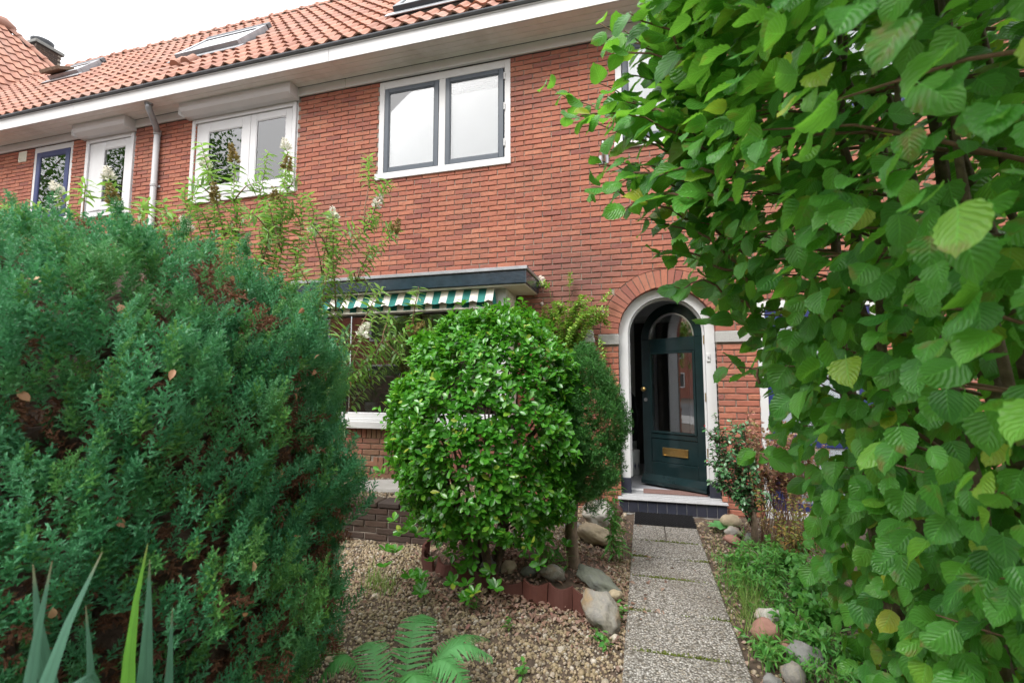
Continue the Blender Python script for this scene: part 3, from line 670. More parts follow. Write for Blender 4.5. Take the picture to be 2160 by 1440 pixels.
# ---- eaves, gutter, roof
PIT = math.radians(51); CP, SP = math.cos(PIT), math.sin(PIT); RY, RZ = -.40, 5.535; SLOPE = 3.66
def roofp(x, s, n=0.): return np.array([x, RY+s*CP-n*SP, RZ+s*SP+n*CP])
for i, (nm, a, b, lb) in enumerate(HOUSES):
    P_ = H[i]; e0, e1 = a+.0015, b-.0015
    boxobj('frieze_board', M['white'], P_, e0, e1, -.028, .0, 5.195, 5.318, c=.004)
    for k in range(4): boxobj('soffit_board', M['soffit'], P_, e0, e1, -.360+k*.083, -.360+k*.083+.079, 5.318, 5.336, c=.003)
    boxobj('fascia_board', M['white'], P_, e0, e1, -.384, -.361, 5.312, 5.492, c=.004)
    boxobj('fascia_lip', M['white'], P_, e0, e1, -.394, -.3845, 5.476, 5.494, c=.003)
    mb = MB()
    prof = [(-.362, 5.496), (-.420, 5.496), (-.432, 5.503), (-.436, 5.514), (-.430, 5.522), (-.424, 5.518), (-.422, 5.508), (-.412, 5.503), (-.362, 5.503)]
    V = [(e0, y, z) for y, z in prof]+[(e1, y, z) for y, z in prof]; n = len(prof)
    mb.add(V, [tuple(range(n)), tuple(range(2*n-1, n-1, -1))]+[(q+n, (q+1) % n+n, (q+1) % n, q) for q in range(n)]); mb.build('gutter', M['zinc_dark'], P_)
    # roof deck
    mb = MB(); q = [roofp(e0, .02, -.05), roofp(e1, .02, -.05), roofp(e1, SLOPE, -.05), roofp(e0, SLOPE, -.05)]
    r_ = [roofp(e0, .02, -.12), roofp(e1, .02, -.12), roofp(e1, SLOPE, -.12), roofp(e0, SLOPE, -.12)]
    mb.add(q+r_, [(0, 1, 2, 3), (7, 6, 5, 4), (0, 4, 5, 1), (1, 5, 6, 2), (2, 6, 7, 3), (3, 7, 4, 0)])
    y2, z2 = q[2][1], q[2][2]
    mb.add([(e0, y2, z2), (e1, y2, z2), (e1, y2+3.2, z2-3.2), (e0, y2+3.2, z2-3.2)], [(0, 1, 2, 3)])
    mb.build('roof', M['zinc_dark'], P_)
if True:
    boxobj('board_moulding', M['white'], H[0], -3.235, -1.43, -.04, -.0285, 5.196, 5.222, c=.004)
# pantile: wave across, nose thickness at the lower edge
def tile_mesh(i):
    r = np.random.default_rng(i+9); W_ = .208; L_ = .345; V = []; F = []
    prof = [(0, .030), (.028, .043), (.060, .030), (.085, .008), (.115, .0), (.150, .004), (.185, .020), (W_+.012, .032)]
    for k, (ln, lift) in enumerate(((0, .034), (L_, .0))):
        for x, h in prof: V.append((x, ln, h+lift+r.normal(0, .0012)))
    n = len(prof)
    for x, h in prof: V.append((x, .0, h+.034-.020))
    for j in range(n-1): F.append((j, j+1, n+j+1, n+j)); F.append((2*n+j, 2*n+j+1, j+1, j))
    b = len(V); V += [(0, 0, .0), (0, L_, -.02)]; F.append((0, n, b+1, b)); V += [(W_+.012, 0, .02), (W_+.012, L_, .0)]; F.append((n-1, b+2, b+3, 2*n-1))
    return np.array(V), F
TT = [tile_mesh(i) for i in range(6)]; TM = [mesh_np('roof_tile', v, f, smooth=False, mats=[M['tile']]) for v, f in TT]
RR = np.array([[1, 0, 0], [0, CP, -SP], [0, SP, CP]]).T   # rows -> basis
RB = np.stack([np.array([1., 0, 0]), np.array([0, CP, SP]), np.array([0, -SP, CP])], -1)
SKY = [(0, -3.06, -1.88, .80, 1.80), (1, -7.03, -5.80, 1.12, 1.98), (2, -11.15, -10.35, 2.2, 2.8)]
TW, TE = .205, .29
def lay_tiles(hi, a, b, limit):
    rows = int(SLOPE/TE); lst = []
    for rrow in range(rows+1):
        s = .0+rrow*TE
        if s > SLOPE-.08: break
        n = int(round((b-a)/TW))
        for c in range(n):
            x = a+c*(b-a)/n; xc = x+TW/2; sc_ = s+.15
            if any(k[1]-.06 < xc < k[2]+.06 and k[3]-.10 < sc_ < k[4]+.08 for k in SKY): continue
            if hi == 1 and abs(xc+6.62) < .21 and 2 < rrow < 4 and abs(xc+6.62) > .0: pass
            lst.append((x, s))
    ctr = np.array([roofp(x+.1, s+.12) for x, s in lst]); px, py, w_ = seen(ctr)
    score = np.where((px > -60) & (px < 1300) & (py > -25), 1/np.maximum(w_, .2)**2, 0); order = np.argsort(-score); mb = MB(); n = 0
    for i in order:
        x, s = lst[i]; k = int(rng.integers(6)); yaw = rng.normal(0, .006); R_ = RB @ np.array([[math.cos(yaw), -math.sin(yaw), 0], [math.sin(yaw), math.cos(yaw), 0], [0, 0, 1]]); p = roofp(x, s+rng.normal(0, .004), rng.normal(.0, .002)-.02)
        if n < limit and score[i] > 0:
            mw = np.eye(4); mw[:3, :3] = R_; mw[:3, 3] = p; put('roof_tile', TM[k], H[hi], mw=Matrix(mw.tolist())); n += 1
        else: mb.cur = random.random(); V, F = TT[k]; mb.add(V@R_.T+p, F)
    if mb.v: tag(mb.build('roof_tiling', M['tile'], H[hi], tint=True), kind='stuff')
for hi, lim in ((0, 300), (1, 300), (2, 220), (3, 0)): lay_tiles(hi, HOUSES[hi][1], HOUSES[hi][2], lim)
# ridge caps
def half_round(r0, r1, L_, n=7):
    V = []; F = []
    for r, y in ((r1, 0.), (r1, .05), (r0, .06), (r0, L_)):
        for k in range(n+1): t = PI*k/n; V.append((y, r*math.cos(t), r*math.sin(t)))
    for i in range(3):
        for k in range(n): F.append((i*(n+1)+k, (i+1)*(n+1)+k, (i+1)*(n+1)+k+1, i*(n+1)+k+1))
    F.append(tuple(range(n, -1, -1))); return np.array(V), F
RVs, RFs = half_round(.10, .118, .36); RIDGE = mesh_np('ridge_tile', RVs, RFs, mats=[M['tile']])
pr = roofp(0, SLOPE, .0)
for i, (nm, a, b, lb) in enumerate(HOUSES):
    n = int((b-a)/.33); boxobj('ridge_mortar', M['mortar'], H[i], a, b, pr[1]-.085, pr[1]+.085, pr[2]-.09, pr[2]-.012, c=.01)
    for k in range(n): o = put('ridge_tile', RIDGE, H[i], loc=(a+k*(b-a)/n, pr[1]+rng.normal(0, .004), pr[2]-.045+rng.normal(0, .004)))
# skylights
for hi, x0, x1, s0, s1 in SKY:
    def rb(name, m, xa, xb, sa, sb, na, nb, c=.004, parent=None):
        mb = MB(); mb.box(xa, xb, sa, sb, na, nb, c=c); V = np.array(mb.v); V = V@RB.T+np.array([0, RY, RZ]); return put(name, mesh_np(name, V, mb.f, mats=[m]), parent)
    mb = MB(); ring_ = [(x0, x1, s0, s0+.09), (x0, x1, s1-.09, s1), (x0, x0+.07, s0+.09, s1-.09), (x1-.07, x1, s0+.09, s1-.09)]
    for xa, xb, sa, sb in ring_: mb.box(xa, xb, sa, sb, .0, .115)
    V = np.array(mb.v)@RB.T+np.array([0, RY, RZ]); sk = put('skylight', mesh_np('skylight', V, mb.f, mats=[M['zinc'] if hi else M['slate_paint']]), H[hi])
    rb('pane', M['glass_sky'], x0+.065, x1-.065, s0+.085, s1-.085, .095, .103, 0, sk)
    rb('skylight_lining', M['white'], x0+.02, x1-.02, s0+.02, s1-.02, -.04, .002, 0, sk)
    rb('flashing', M['zinc'], x0-.09, x1+.09, s0-.14, s0-.002, .035, .052, .004, sk)
    rb('top_hood', M['zinc_dark'], x0-.02, x1+.02, s1+.001, s1+.11, .05, .125, .01, sk)
    if hi == 2:     # pivoted open sash
        mb = MB(); mb.box(x0-.02, x0+.5, 0, .30, -.03, .03); V = np.array(mb.v); a_ = math.radians(24); ca, sa = math.cos(a_), math.sin(a_)
        V = np.stack([V[:, 0], V[:, 1]*ca+V[:, 2]*sa, -V[:, 1]*sa+V[:, 2]*ca], -1); V[:, 1] += s0-.05; V[:, 2] += .22; V = V@RB.T+np.array([0, RY, RZ])
        put('open_sash', mesh_np('open_sash', V, mb.f, mats=[M['bark']]), sk)
for k in range(2):      # hooded vent tiles
    V, F = half_round(.07, .085, .22, 8); R_ = RB @ np.array([[0, -1, 0], [1, 0, 0], [0, 0, 1.]]); V = V@R_.T+roofp(-6.72+k*.21, .70, .03); put('vent_tile', mesh_np('vent_tile', V, F, mats=[M['tile']]), H[1])
# downpipe with swan neck, clips
mb = MB(); mb.tube([(-6.76, -.30, 5.33), (-6.765, -.295, 5.26), (-6.80, -.22, 5.19), (-6.86, -.10, 5.09), (-6.885, -.055, 5.02)], .043, 10); mb.tube([(-6.76, -.30, 5.345), (-6.76, -.30, 5.30)], .055, 10)
dp = mb.build('downpipe', M['zinc'], H[1], smooth=True)
mb = MB(); mb.tube([(-6.89, -.052, 5.03), (-6.89, -.052, .05)], .041, 12); mb.tube([(-6.89, -.052, 5.06), (-6.89, -.052, 4.99)], .049, 12); mb.build('pipe_run', M['pipe'], dp, smooth=True)
mb = MB()
for z in (4.2, 2.9, 1.5): mb.tube([(-6.89, -.052, z), (-6.89, -.052, z+.03)], .047, 12); mb.box(-6.95, -6.83, -.012, .01, z, z+.03)
mb.build('pipe_clip', M['pipe'], dp)
# small fittings on the wall
mb = MB(); mb.box(-9.985, -9.80, -.012, .004, 4.985, 5.165)
for k in range(7): mb.box(-9.97, -9.815, -.020, -.0125, 5.0+k*.022, 5.012+k*.022, c=.002)
mb.build('vent_grille', M['cream'], H[2])
mb = MB(); mb.box(-.42, -.315, -.012, .002, 3.73, 3.83, c=.003); fb = mb.build('flag_bracket', M['zinc'], H[0]); mb = MB(); mb.tube([(-.366, -.03, 3.75), (-.366, -.075, 3.955)], .022, 12); mb.build('bracket_tube', M['steel'], fb, smooth=True)
mb = MB(); mb.box(-.60, -.495, -.09, .0, 1.745, 1.80, c=.008); mb.box(-.59, -.505, -.075, .0, 1.803, 1.855, c=.008); mb.box(-.585, -.51, -.06, .0, 1.858, 1.88, c=.006); mb.build('wall_light', M['white'], H[0])
# ---- bay window
bay = put('bay_window', None, H[0])
BX0, BX1, BY = -3.80, -1.37, -.42
mb = MB(); mb.box(BX0-.1, -1.112, -.60, .011, 2.312, 2.450, c=.008); b_ = mb.build('bay_fascia', M['fascia_dark'], bay)
mb = MB(); mb.box(BX0-.12, -1.098, -.617, .011, 2.4505, 2.488, c=.005); mb.build('roof_trim', M['zinc'], bay)
boxobj('bay_soffit', M['cream'], bay, BX0-.08, -1.13, -.58, .011, 2.302, 2.3115, c=0)
mb = MB(); mb.box(BX1-.10, BX1, BY-.012, BY+.075, .93, 2.30); mb.box(BX0, BX0+.09, BY-.012, BY+.075, .93, 2.30); mb.box(BX0+.09, BX1-.10, BY-.008, BY+.07, 2.09, 2.30); mb.box(BX0+.09, BX1-.10, BY-.008, BY+.07, .93, .985); mb.build('bay_frame', M['white'], bay)
boxobj('bay_side', M['cream'], bay, BX1-.028, BX1-.006, BY+.076, .011, .93, 2.30)
mb = MB()
for k in range(5): mb.box(BX1-.006, BX1+.004, -.30, -.10, 2.165+k*.022, 2.177+k*.022, c=.002)
mb.box(BX1-.006, BX1+.001, -.315, -.085, 2.15, 2.285, c=.002); mb.build('vent_grille', M['cream'], bay)
boxobj('pane', M['glass_dark'], bay, BX0+.085, BX1-.095, BY+.025, BY+.033, .98, 2.095, c=0)
mb = MB(); mb.box(BX0-.03, BX1+.02, BY-.085, BY+.01, .815, .895, c=.006); mb.box(BX0-.01, BX1+.0, BY-.045, BY+.02, .896, .929, c=.005); mb.build('window_sill', M['white'], bay)
mb = MB(); mb.box(BX0, BX1-.012, BY+.014, BY+.2, -.02, .814, c=0); mb.box(BX1-.16, BX1-.012, BY+.2, .011, -.02, .814, c=0); mb.build('dado_wall', M['mortar'], bay)
DM = [mesh_np('brick', v, f, mats=[M['dado']]) for v, f in BT]; dl = []
for k in range(13):
    z0 = .70-(k+1)*CO+JT; z1 = z0+CO-JT; x = BX0-.1+(k % 2)*BL/2
    while x < BX1:
        a, b = max(x, BX0), min(x+BL-JT, BX1)
        if b-a > .03 and not (.30 < z0 < .52 and a > -2.93): dl.append((a, b, z0, z1, rng.normal(0, .002)))
        elif b-a > .03 and .30 < z0 < .52 and a <= -2.93: dl.append((a, min(b, -2.93), z0, z1, 0.))
        x += BL
add_bricks(0, dl, DM, BT, M['dado'], BY, bay, 300)
mb = None
x = BX0
while x < BX1-.04:
    boxobj('brick', M['dado'], bay, x, x+.052, BY-.001+rng.normal(0, .001), BY+.02, .705, .808, c=.004); x += .0625
x = -2.90
while x < BX1-.04:
    boxobj('brick', M['dado'], bay, x, x+.056, BY-.001+rng.normal(0, .001), BY+.02, .325, .50, c=.004); x += .068
mb = MB()
for k in range(12):
    z0 = .70-(k+1)*CO+JT
    for j in range(2): mb.cur = random.random(); mb.box(BX1-.012, BX1, BY+.021+j*.215, min(0, BY+.021+j*.215+.206), z0, z0+CO-JT, c=.004)
tag(mb.build('side_brickwork', M['dado'], bay, tint=True), kind='stuff')
# crumbled mortar where the bay roof meets the wall
mb = MB()
for k in range(12):
    x = -1.10+abs(rng.normal(0, .022)); z = 2.46-rng.random()*.30 if k > 8 else 2.46+rng.normal(0, .02); r_ = .012+rng.random()*.022
    V = [(x+r_*math.cos(t)*(.7+.6*rng.random()), -.006-rng.random()*.008, z+r_*math.sin(t)*(.7+.6*rng.random())) for t in np.linspace(0, 2*PI, 7)[:-1]]
    mb.add(V+[(x, -.022, z)], [(i, (i+1) % 6, 6) for i in range(6)])
mb.build('mortar_patch', M['mortar_pale'], H[0])
# striped awning: outer valance with scallops, rolled cloth behind
aw = put('awning', None, H[0])
def valance(name, y_top, y_bot, z_top, z_bot, x0, x1, st, amp, phase):
    ns = int(round((x1-x0)/st)); sub = 6; V = []; F = []; mi = []
    for i in range(ns*sub+1):
        x = x0+(x1-x0)*i/(ns*sub); u = (x-x0)/st; sc_ = amp*abs(math.sin(PI*(u/2+phase)))
        wob = .006*math.sin(u*2.1+phase*4)+.004*math.sin(u*5.3)
        for j in range(4):
            t = j/3; V.append((x, y_top+(y_bot-y_top)*t+wob*t, z_top+(z_bot-sc_-z_top)*t))
    for i in range(ns*sub):
        for j in range(3): F.append((i*4+j, i*4+4+j, i*4+5+j, i*4+1+j)); mi.append((i//sub) % 2)
    return put(name, mesh_np(name, V, F, smooth=True, mats=[M['awn_green'], M['awn_white']], midx=mi), aw)
valance('awning_cloth', -.50, -.575, 2.295, 2.165, -3.70, -1.475, .0855, .022, .25)
valance('valance', -.50, -.515, 2.18, 2.10, -3.70, -1.50, .0855, .016, .0)
mb = MB(); mb.tube([(-3.72, -.47, 2.275), (-1.48, -.47, 2.275)], .025, 10); mb.build('awning_roller', M['white'], aw, smooth=True)
mb = MB(); mb.box(-3.70, -1.49, -.525, -.505, 2.085, 2.103); mb.build('awning_bar', M['cream'], aw)
mb = MB(); mb.add([(-1.475, -.50, 2.295), (-1.475, -.575, 2.15), (-1.462, -.53, 2.08), (-1.455, -.49, 2.12)], [(0, 1, 2, 3)]); mb.build('end_flap', M['awn_green'], aw)
# living room
boxobj('bay_cheek', M['room'], bay, BX0+.002, BX0+.10, BY+.077, .262, .93, 2.30, c=0)
boxobj('bay_floor', M['room'], bay, BX0+.11, BX1-.11, BY+.21, .25, .80, .84, c=0)
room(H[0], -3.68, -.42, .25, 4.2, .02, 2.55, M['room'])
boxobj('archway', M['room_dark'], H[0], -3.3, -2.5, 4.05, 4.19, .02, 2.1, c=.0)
# ---- door frame, step, door
def arc(r, n=24, cx=ACX, cz=ACZ): return [(cx+r*math.cos(PI*k/n), cz+r*math.sin(PI*k/n)) for k in range(n+1)]
FB = .325
df = MB(); ri, ro = .387, ARI-.004
df.band([(ACX+ri, FB)]+arc(ri)+[(ACX-ri, FB)], [(ACX+ro, FB)]+arc(ro)+[(ACX-ro, FB)], .085, .16)
df.band([(ACX+ri-.018, FB)]+arc(ri-.018)+[(ACX-ri+.018, FB)], [(ACX+ri+.004, FB)]+arc(ri+.004)+[(ACX-ri-.004, FB)], .161, .21)
dfo = df.build('door_frame', M['white'], H[0])
for sgn in (-1, 1):
    x = ACX+sgn*(ri+ro)/2; boxobj('plinth_block', M['tile_blue'], dfo, x-.052, x+.052, .078, .165, .165, FB-.001)
mb = MB(); mb.box(ACX+.395, ACX+.43, .072, .0845, 1.53, 1.615, c=.004); bell = mb.build('doorbell', M['upvc'], dfo); boxobj('bell_button', M['chrome_plastic'], bell, ACX+.405, ACX+.42, .067, .0715, 1.56, 1.585, c=.002)
# step: tiled riser and terrazzo tread
mb = MB()
mb.box(-.275, .755, -.03, .32, -.02, .125, c=0); st = mb.build('door_step', M['grout'], H[0])
for k in range(11):
    x0 = -.272+k*.0934
    boxobj('step_tile', M['tile_blue'], st, x0+.002, x0+.0914, -.038, -.0302, .002, .122, c=.003)
for k, (y0, y1, z) in enumerate(((-.060, -.02, .1405), (-.019, .02, .147), (.021, .06, .154), (.061, .32, .163))): boxobj('step_tread', M['terrazzo'], st, -.285, .765, y0, y1, .1255, z, c=.006)
mb = MB(); mb.box(-.03, .60, .13, .30, .1632, .178, c=.003); mb.build('threshold_mat', M['coir'], st)
# hall
hall = put('hallway', None, H[0])
room(hall, -.36, .84, .25, 2.03, .165, 2.62, M['hall'], 'hall_wall')
boxobj('hall_floor_slab', M['hall_floor'], hall, -.35, .83, .33, 2.0, .10, .168, c=0)
mb = MB(); mb.box(-.20, -.12, 1.95, 2.02, .17, 2.28); mb.box(.62, .70, 1.95, 2.02, .17, 2.28); mb.box(-.12, .62, 1.951, 2.019, 2.2, 2.28); mb.build('inner_door_frame', M['white'], hall)
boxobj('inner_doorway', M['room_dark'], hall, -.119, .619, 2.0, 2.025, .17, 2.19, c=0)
boxobj('tile_band', M['tile_blue'], hall, -.357, -.352, .3, 1.9, 1.23, 1.29, c=0); boxobj('tile_band', M['tile_blue'], hall, .832, .837, .3, 1.9, 1.23, 1.29, c=0)
# door leaf, hinged at the right, ajar about 33 degrees
HX, HY = ACX+ri-.004, .165; DW = 2*ri-.014; D0 = .185
leaf = put('front_door', None, H[0]); leaf.location = (HX, HY, 0); leaf.rotation_euler = (0, 0, -math.radians(33))
# local: x from -DW to 0 (hinge at 0), y 0 front .. .045 back
R2 = DW/2; cxl = -R2; zs = ACZ-.02; ST = .105
def lb(name, m, *b, c=.004, parent=leaf): return boxobj(name, m, parent, *b, c=c)
mb = MB()
mb.band([(cxl+(R2-ST)*math.cos(PI*k/24), zs+(R2-ST)*math.sin(PI*k/24)) for k in range(25)], [(cxl+R2*math.cos(PI*k/24), zs+R2*math.sin(PI*k/24)) for k in range(25)], 0, .045)
mb.box(-DW, -DW+ST, .0, .045, D0, zs-.001); mb.box(-ST, 0, .0, .045, D0, zs-.001)
mb.box(-DW+ST, -ST, .001, .044, zs-.15, zs-.0); mb.box(-DW+ST, -ST, .001, .044, .70, .755); mb.box(-DW+ST, -ST, .001, .044, D0, .44)
mb.build('door_leaf', M['green_paint'], leaf)
mb = MB(); gx0, gx1, gz0, gz1 = -DW+ST, -ST, .756, zs-.151
ring(mb, gx0, gx1, gz0, gz1, .026, -.012, .0495); mb.build('pane_moulding', M['green_paint'], leaf)
M['door_glass'] = glassmat('door_glass', (.80, .84, .88), .13)
lb('pane', M['door_glass'], gx0+.024, gx1-.024, .02, .026, gz0+.024, gz1-.024, c=0)
mb = MB(); mb.prism([(cxl+(R2-ST-.002)*math.cos(PI*k/24), zs+(R2-ST-.002)*math.sin(PI*k/24)) for k in range(25)][::-1][::-1], .02, .026); mb.build('fanlight_pane', M['door_glass'], leaf)
mb = MB(); rr = R2-ST; mb.band([(cxl+(rr-.014)*math.cos(PI*k/24), zs+.002+(rr-.014)*math.sin(PI*k/24)) for k in range(25)], [(cxl+(rr-.001)*math.cos(PI*k/24), zs+.002+(rr-.001)*math.sin(PI*k/24)) for k in range(25)], -.004, .019); mb.build('fanlight_bead', M['steel'], leaf)
lb('lower_panel', M['green_paint'], -DW+ST+.001, -ST-.001, .010, .034, .441, .699)
mb = MB(); mb.add([(-DW-.002, -.001, .30), (.0, -.001, .30), (.0, -.055, .235), (-DW-.002, -.055, .235), (-DW-.002, -.055, .195), (.0, -.055, .195), (.0, -.001, .188), (-DW-.002, -.001, .188)], [(0, 3, 2, 1), (3, 4, 5, 2), (4, 7, 6, 5), (0, 7, 4, 3), (1, 2, 5, 6)]); mb.build('weather_bar', M['green_paint'], leaf)
lx = -DW/2+.015
mb = MB(); ring(mb, lx-.15, lx+.15, .515, .605, .014, -.006, .009); mb.box(lx-.135, lx+.135, .0, .008, .53, .59, c=.003); mb.build('letterbox', M['brass'], leaf)
mb = MB(); V0 = []; mb.tube([(-DW+.05, -.002, 1.245), (-DW+.05, -.028, 1.245)], .012, 10)
V, F = [], []; prof = [(.012, -.028), (.026, -.036), (.030, -.05), (.024, -.064), (.004, -.07)]
mb2 = MB(); mb2.lathe([(r_, -y_) for r_, y_ in prof], (0, 0, 0), 14); Vv = np.array(mb2.v); mb.add(np.stack([Vv[:, 0]-DW+.05, -Vv[:, 2], Vv[:, 1]+1.245], -1), mb2.f); mb.build('door_knob', M['brass'], leaf, smooth=True)
mb = MB(); mb.tube([(-DW+.05, -.001, 1.125), (-DW+.05, -.010, 1.125)], .021, 14); mb.build('lock', M['steel'], leaf)
for z in (.55, 1.12, 1.72): mb = MB(); mb.tube([(.006, -.006, z), (.006, -.006, z+.09)], .008, 8); mb.build('hinge', M['brass'], leaf)
# things in the hall
coat = thing('coat', 'dark coat hanging in the hallway left of the open door', 'coat', None, (-.19, 1.25, 1.2))
mb = MB()
for dx, zt, zb, r_ in ((0, 0, -.62, .075), (-.03, -.02, -.5, .06)):
    mb.tube([(dx, 0, zt+.03), (dx+.01, 0, zt-.05), (dx, .0, zt-.25), (dx+.02, 0, zb)], [.012, r_*.8, r_, r_*1.1], 9)
mb.build('coat_body', M['black'], coat, smooth=True); mb = MB(); mb.tube([(.07, -.01, -.06), (.10, -.02, -.28), (.09, -.03, -.45)], [.025, .03, .024], 7); mb.build('sleeve', M['black'], coat, smooth=True)
us = thing('umbrella_stand', 'blue and white ceramic umbrella stand on the hallway floor', 'umbrella stand', None, (-.155, 1.15, .168))
mb = MB(); mb.lathe([(.075, 0), (.085, .02), (.08, .1), (.085, .2), (.09, .30), (.082, .31)], (0, 0, 0), 18); mb.build('vase', M['pot'], us, smooth=True)
mb = MB()
for k in range(10):
    t = 2*PI*k/10; mb.add([(.0865*math.cos(t+d), .0865*math.sin(t+d), .12+e) for d, e in ((-.12, 0), (0, -.05), (.12, 0), (0, .05))], [(0, 1, 2, 3)])
mb.build('painted_flower', M['blue_paint'], us)
# neighbour's blue door
mb = MB(); ring(mb, 1.096, 2.15, .02, 2.12, .075, .005, .10); nd = mb.build('door', M['white'], H[3])
mb = MB(); ring(mb, 1.172, 2.07, .06, 2.04, .12, .02, .06); mb.box(1.29, 1.95, .021, .059, .70, .82); mb.build('door_leaf', M['blue_paint'], nd); boxobj('pane', M['obscure'], nd, 1.285, 1.955, .035, .043, .17, 1.93, c=0)
# ---- house at the end of the row with a hipped roof
EH = thing('corner_house', 'house end with steep hipped orange tile roof and small brick chimney', 'house')
wt = 1.235; ang = math.atan(wt); cw, sw = math.cos(ang), math.sin(ang)
# plane: z = 8 + wt*(-13.4 - x); up-slope direction (-cw,0,sw); courses along y
O_ = np.array([-11.9, 0, 8.0+wt*(-13.4+11.9)]); WU = np.array([-cw, 0, sw]); WV = np.array([0, 1., 0]); WN = np.array([sw, 0, cw]); WB = np.stack([WV, WU, WN], -1)
apex = np.array([-15.2, 2.17, 10.22]); tailp = np.array([-14.5, 2.92, 9.36])
def hip_y(z): return apex[1]+(tailp[1]-apex[1])*(apex[2]-z)/(apex[2]-tailp[2])
mb = MB(); lst = []
ng = 24; q = []
zz = np.linspace(5.9, apex[2], 6); V = []; F = []
for z in zz: x = -13.4-(z-8)/wt; V += [(x-.06, -1.0, z-.06), (x-.06, min(hip_y(z), 4.2), z-.06)]
for i in range(5): F.append((2*i, 2*i+1, 2*i+3, 2*i+2))
n_ = len(V); V += [(-15.4, 4.6, 5.9), (-18.5, 4.6, 5.9), (-18.5, -1, 5.9), tuple(apex), (-16.3, -1., 10.1)]; F += [(n_+3, 1, n_, n_+1), (n_+4, n_+3, n_+1, n_+2)]
mb.add(V, F); mb.build('roof', M['zinc_dark'], EH)
for r_ in range(30):
    s = r_*.29
    for c in range(40):
        y = -2.0+c*.205; p = O_+WU*s+WV*y+WN*.0; x_, z_ = p[0], p[2]
        if z_ > apex[2]-.1 or y+.2 > min(hip_y(z_+.2), 9) or y < -.9 or z_ < 6.0: continue
        lst.append(p)
ctr = np.array(lst)+.1; px, py, w_ = seen(ctr); vis = (px > -30) & (py > 20) & (py < 260); od = np.argsort(-(vis/w_)); mb = MB(); n = 0
for i in od:
    k = int(rng.integers(6)); p = lst[i]
    if n < 180 and vis[i]:
        mw = np.eye(4); mw[:3, :3] = WB; mw[:3, 3] = p; put('roof_tile', TM[k], EH, mw=Matrix(mw.tolist())); n += 1
    else: mb.cur = random.random(); V, F = TT[k]; mb.add(V@WB.T+p, F)
if mb.v: tag(mb.build('roof_tiling', M['tile'], EH, tint=True), kind='stuff')
d = tailp-apex; L_ = np.linalg.norm(d); dh = d/L_; xx = dh; zz_ = np.array([.4, .3, .85]); yy = np.cross(zz_, xx); yy /= np.linalg.norm(yy); zz_ = np.cross(xx, yy); HB = np.stack([-xx, -yy, zz_], -1)
nh = 11
for k in range(nh):
    p = apex+dh*(.33*(k+1)); mw = np.eye(4); mw[:3, :3] = HB; mw[:3, 3] = p+zz_*.0; put('hip_tile', RIDGE, EH, mw=Matrix(mw.tolist()))
mb = MB(); mb.tube([apex+np.array([-.35, -.9, .02]), apex+np.array([.0, 0, .06]), apex+np.array([.12, .1, -.05])], [.15, .16, .10], 10); mb.build('apex_cap', M['tile'], EH, smooth=True)
ch = MB(); cx_, cy_ = -17.0, 3.9
ch.box(cx_-.3, cx_+.3, cy_-.3, cy_+.3, 8.4, 11.15, c=.01); chm = ch.build('chimney', M['mortar'], EH)
mb = MB()
for k in range(16):
    z0 = 10.15+k*.0625
    for j in range(3):
        for ax in range(2):
            u0 = -.31+(j-(.5 if k % 2 else 0))*.216; u1 = u0+.206; u0, u1 = max(u0, -.31), min(u1, .31)
            if u1-u0 < .03: continue
            mb.cur = random.random()
            if ax: mb.box(cx_+.3005, cx_+.312, cy_+u0, cy_+u1, z0, z0+.053, c=.003)
            else: mb.box(cx_+u0, cx_+u1, cy_-.312, cy_-.3005, z0, z0+.053, c=.003)
tag(mb.build('chimney_brickwork', M['dark_brick'], chm, tint=True), kind='stuff')
mb = MB(); mb.box(cx_-.36, cx_+.36, cy_-.36, cy_+.36, 11.151, 11.25, c=.01); mb.build('chimney_cap', M['rock_grey'], chm)
mb = MB(); mb.lathe([(.20, 0), (.18, .1), (.22, .12), (.26, .17), (.27, .21), (.2, .24), (.02, .25)], (cx_-.02, cy_, 11.251), 14); mb.build('chimney_pot', M['zinc_dark'], chm, smooth=True)
boxobj('chimney_flashing', M['zinc'], chm, cx_+.3135, cx_+.325, cy_-.25, cy_+.25, 9.4, 9.8)
boxobj('wall', M['brick'], EH, -18.4, -13.35, .3, 6.5, -.05, 5.9, c=0)

# ------------------------------------------------------------------ garden: low wall, bed, stones
gw = thing('garden_wall', 'low dark brick retaining wall between the conifer and the round shrub', 'wall', None, (-2.2, -1.38, 0))
mb = MB(); mb.box(-1.9, .72, -.085+.012, .085, -.03, .25, c=0); mb.build('wall_core', M['mortar'], gw)
GB = [mesh_np('brick', v*np.array([1, 1, 1]), f, mats=[M['dark_brick']]) for v, f in BT]
for k in range(5):
    z0 = .0+k*.053-.01; x = -1.9-(k % 2)*.11
    while x < .72:
        a, b = max(x, -1.9), min(x+.211, .72)
        if b-a > .03: o = put('brick', GB[int(rng.integers(8))], gw, loc=(a, -.085+rng.normal(0, .003), z0)); o.scale = (b-a, 1, .046)
        x += .222
x = -1.9
while x < .70: boxobj('coping_brick', M['dark_brick'], gw, x, x+.20, -.095, .095, .256, .305+rng.normal(0, .003), c=.008); x += .211
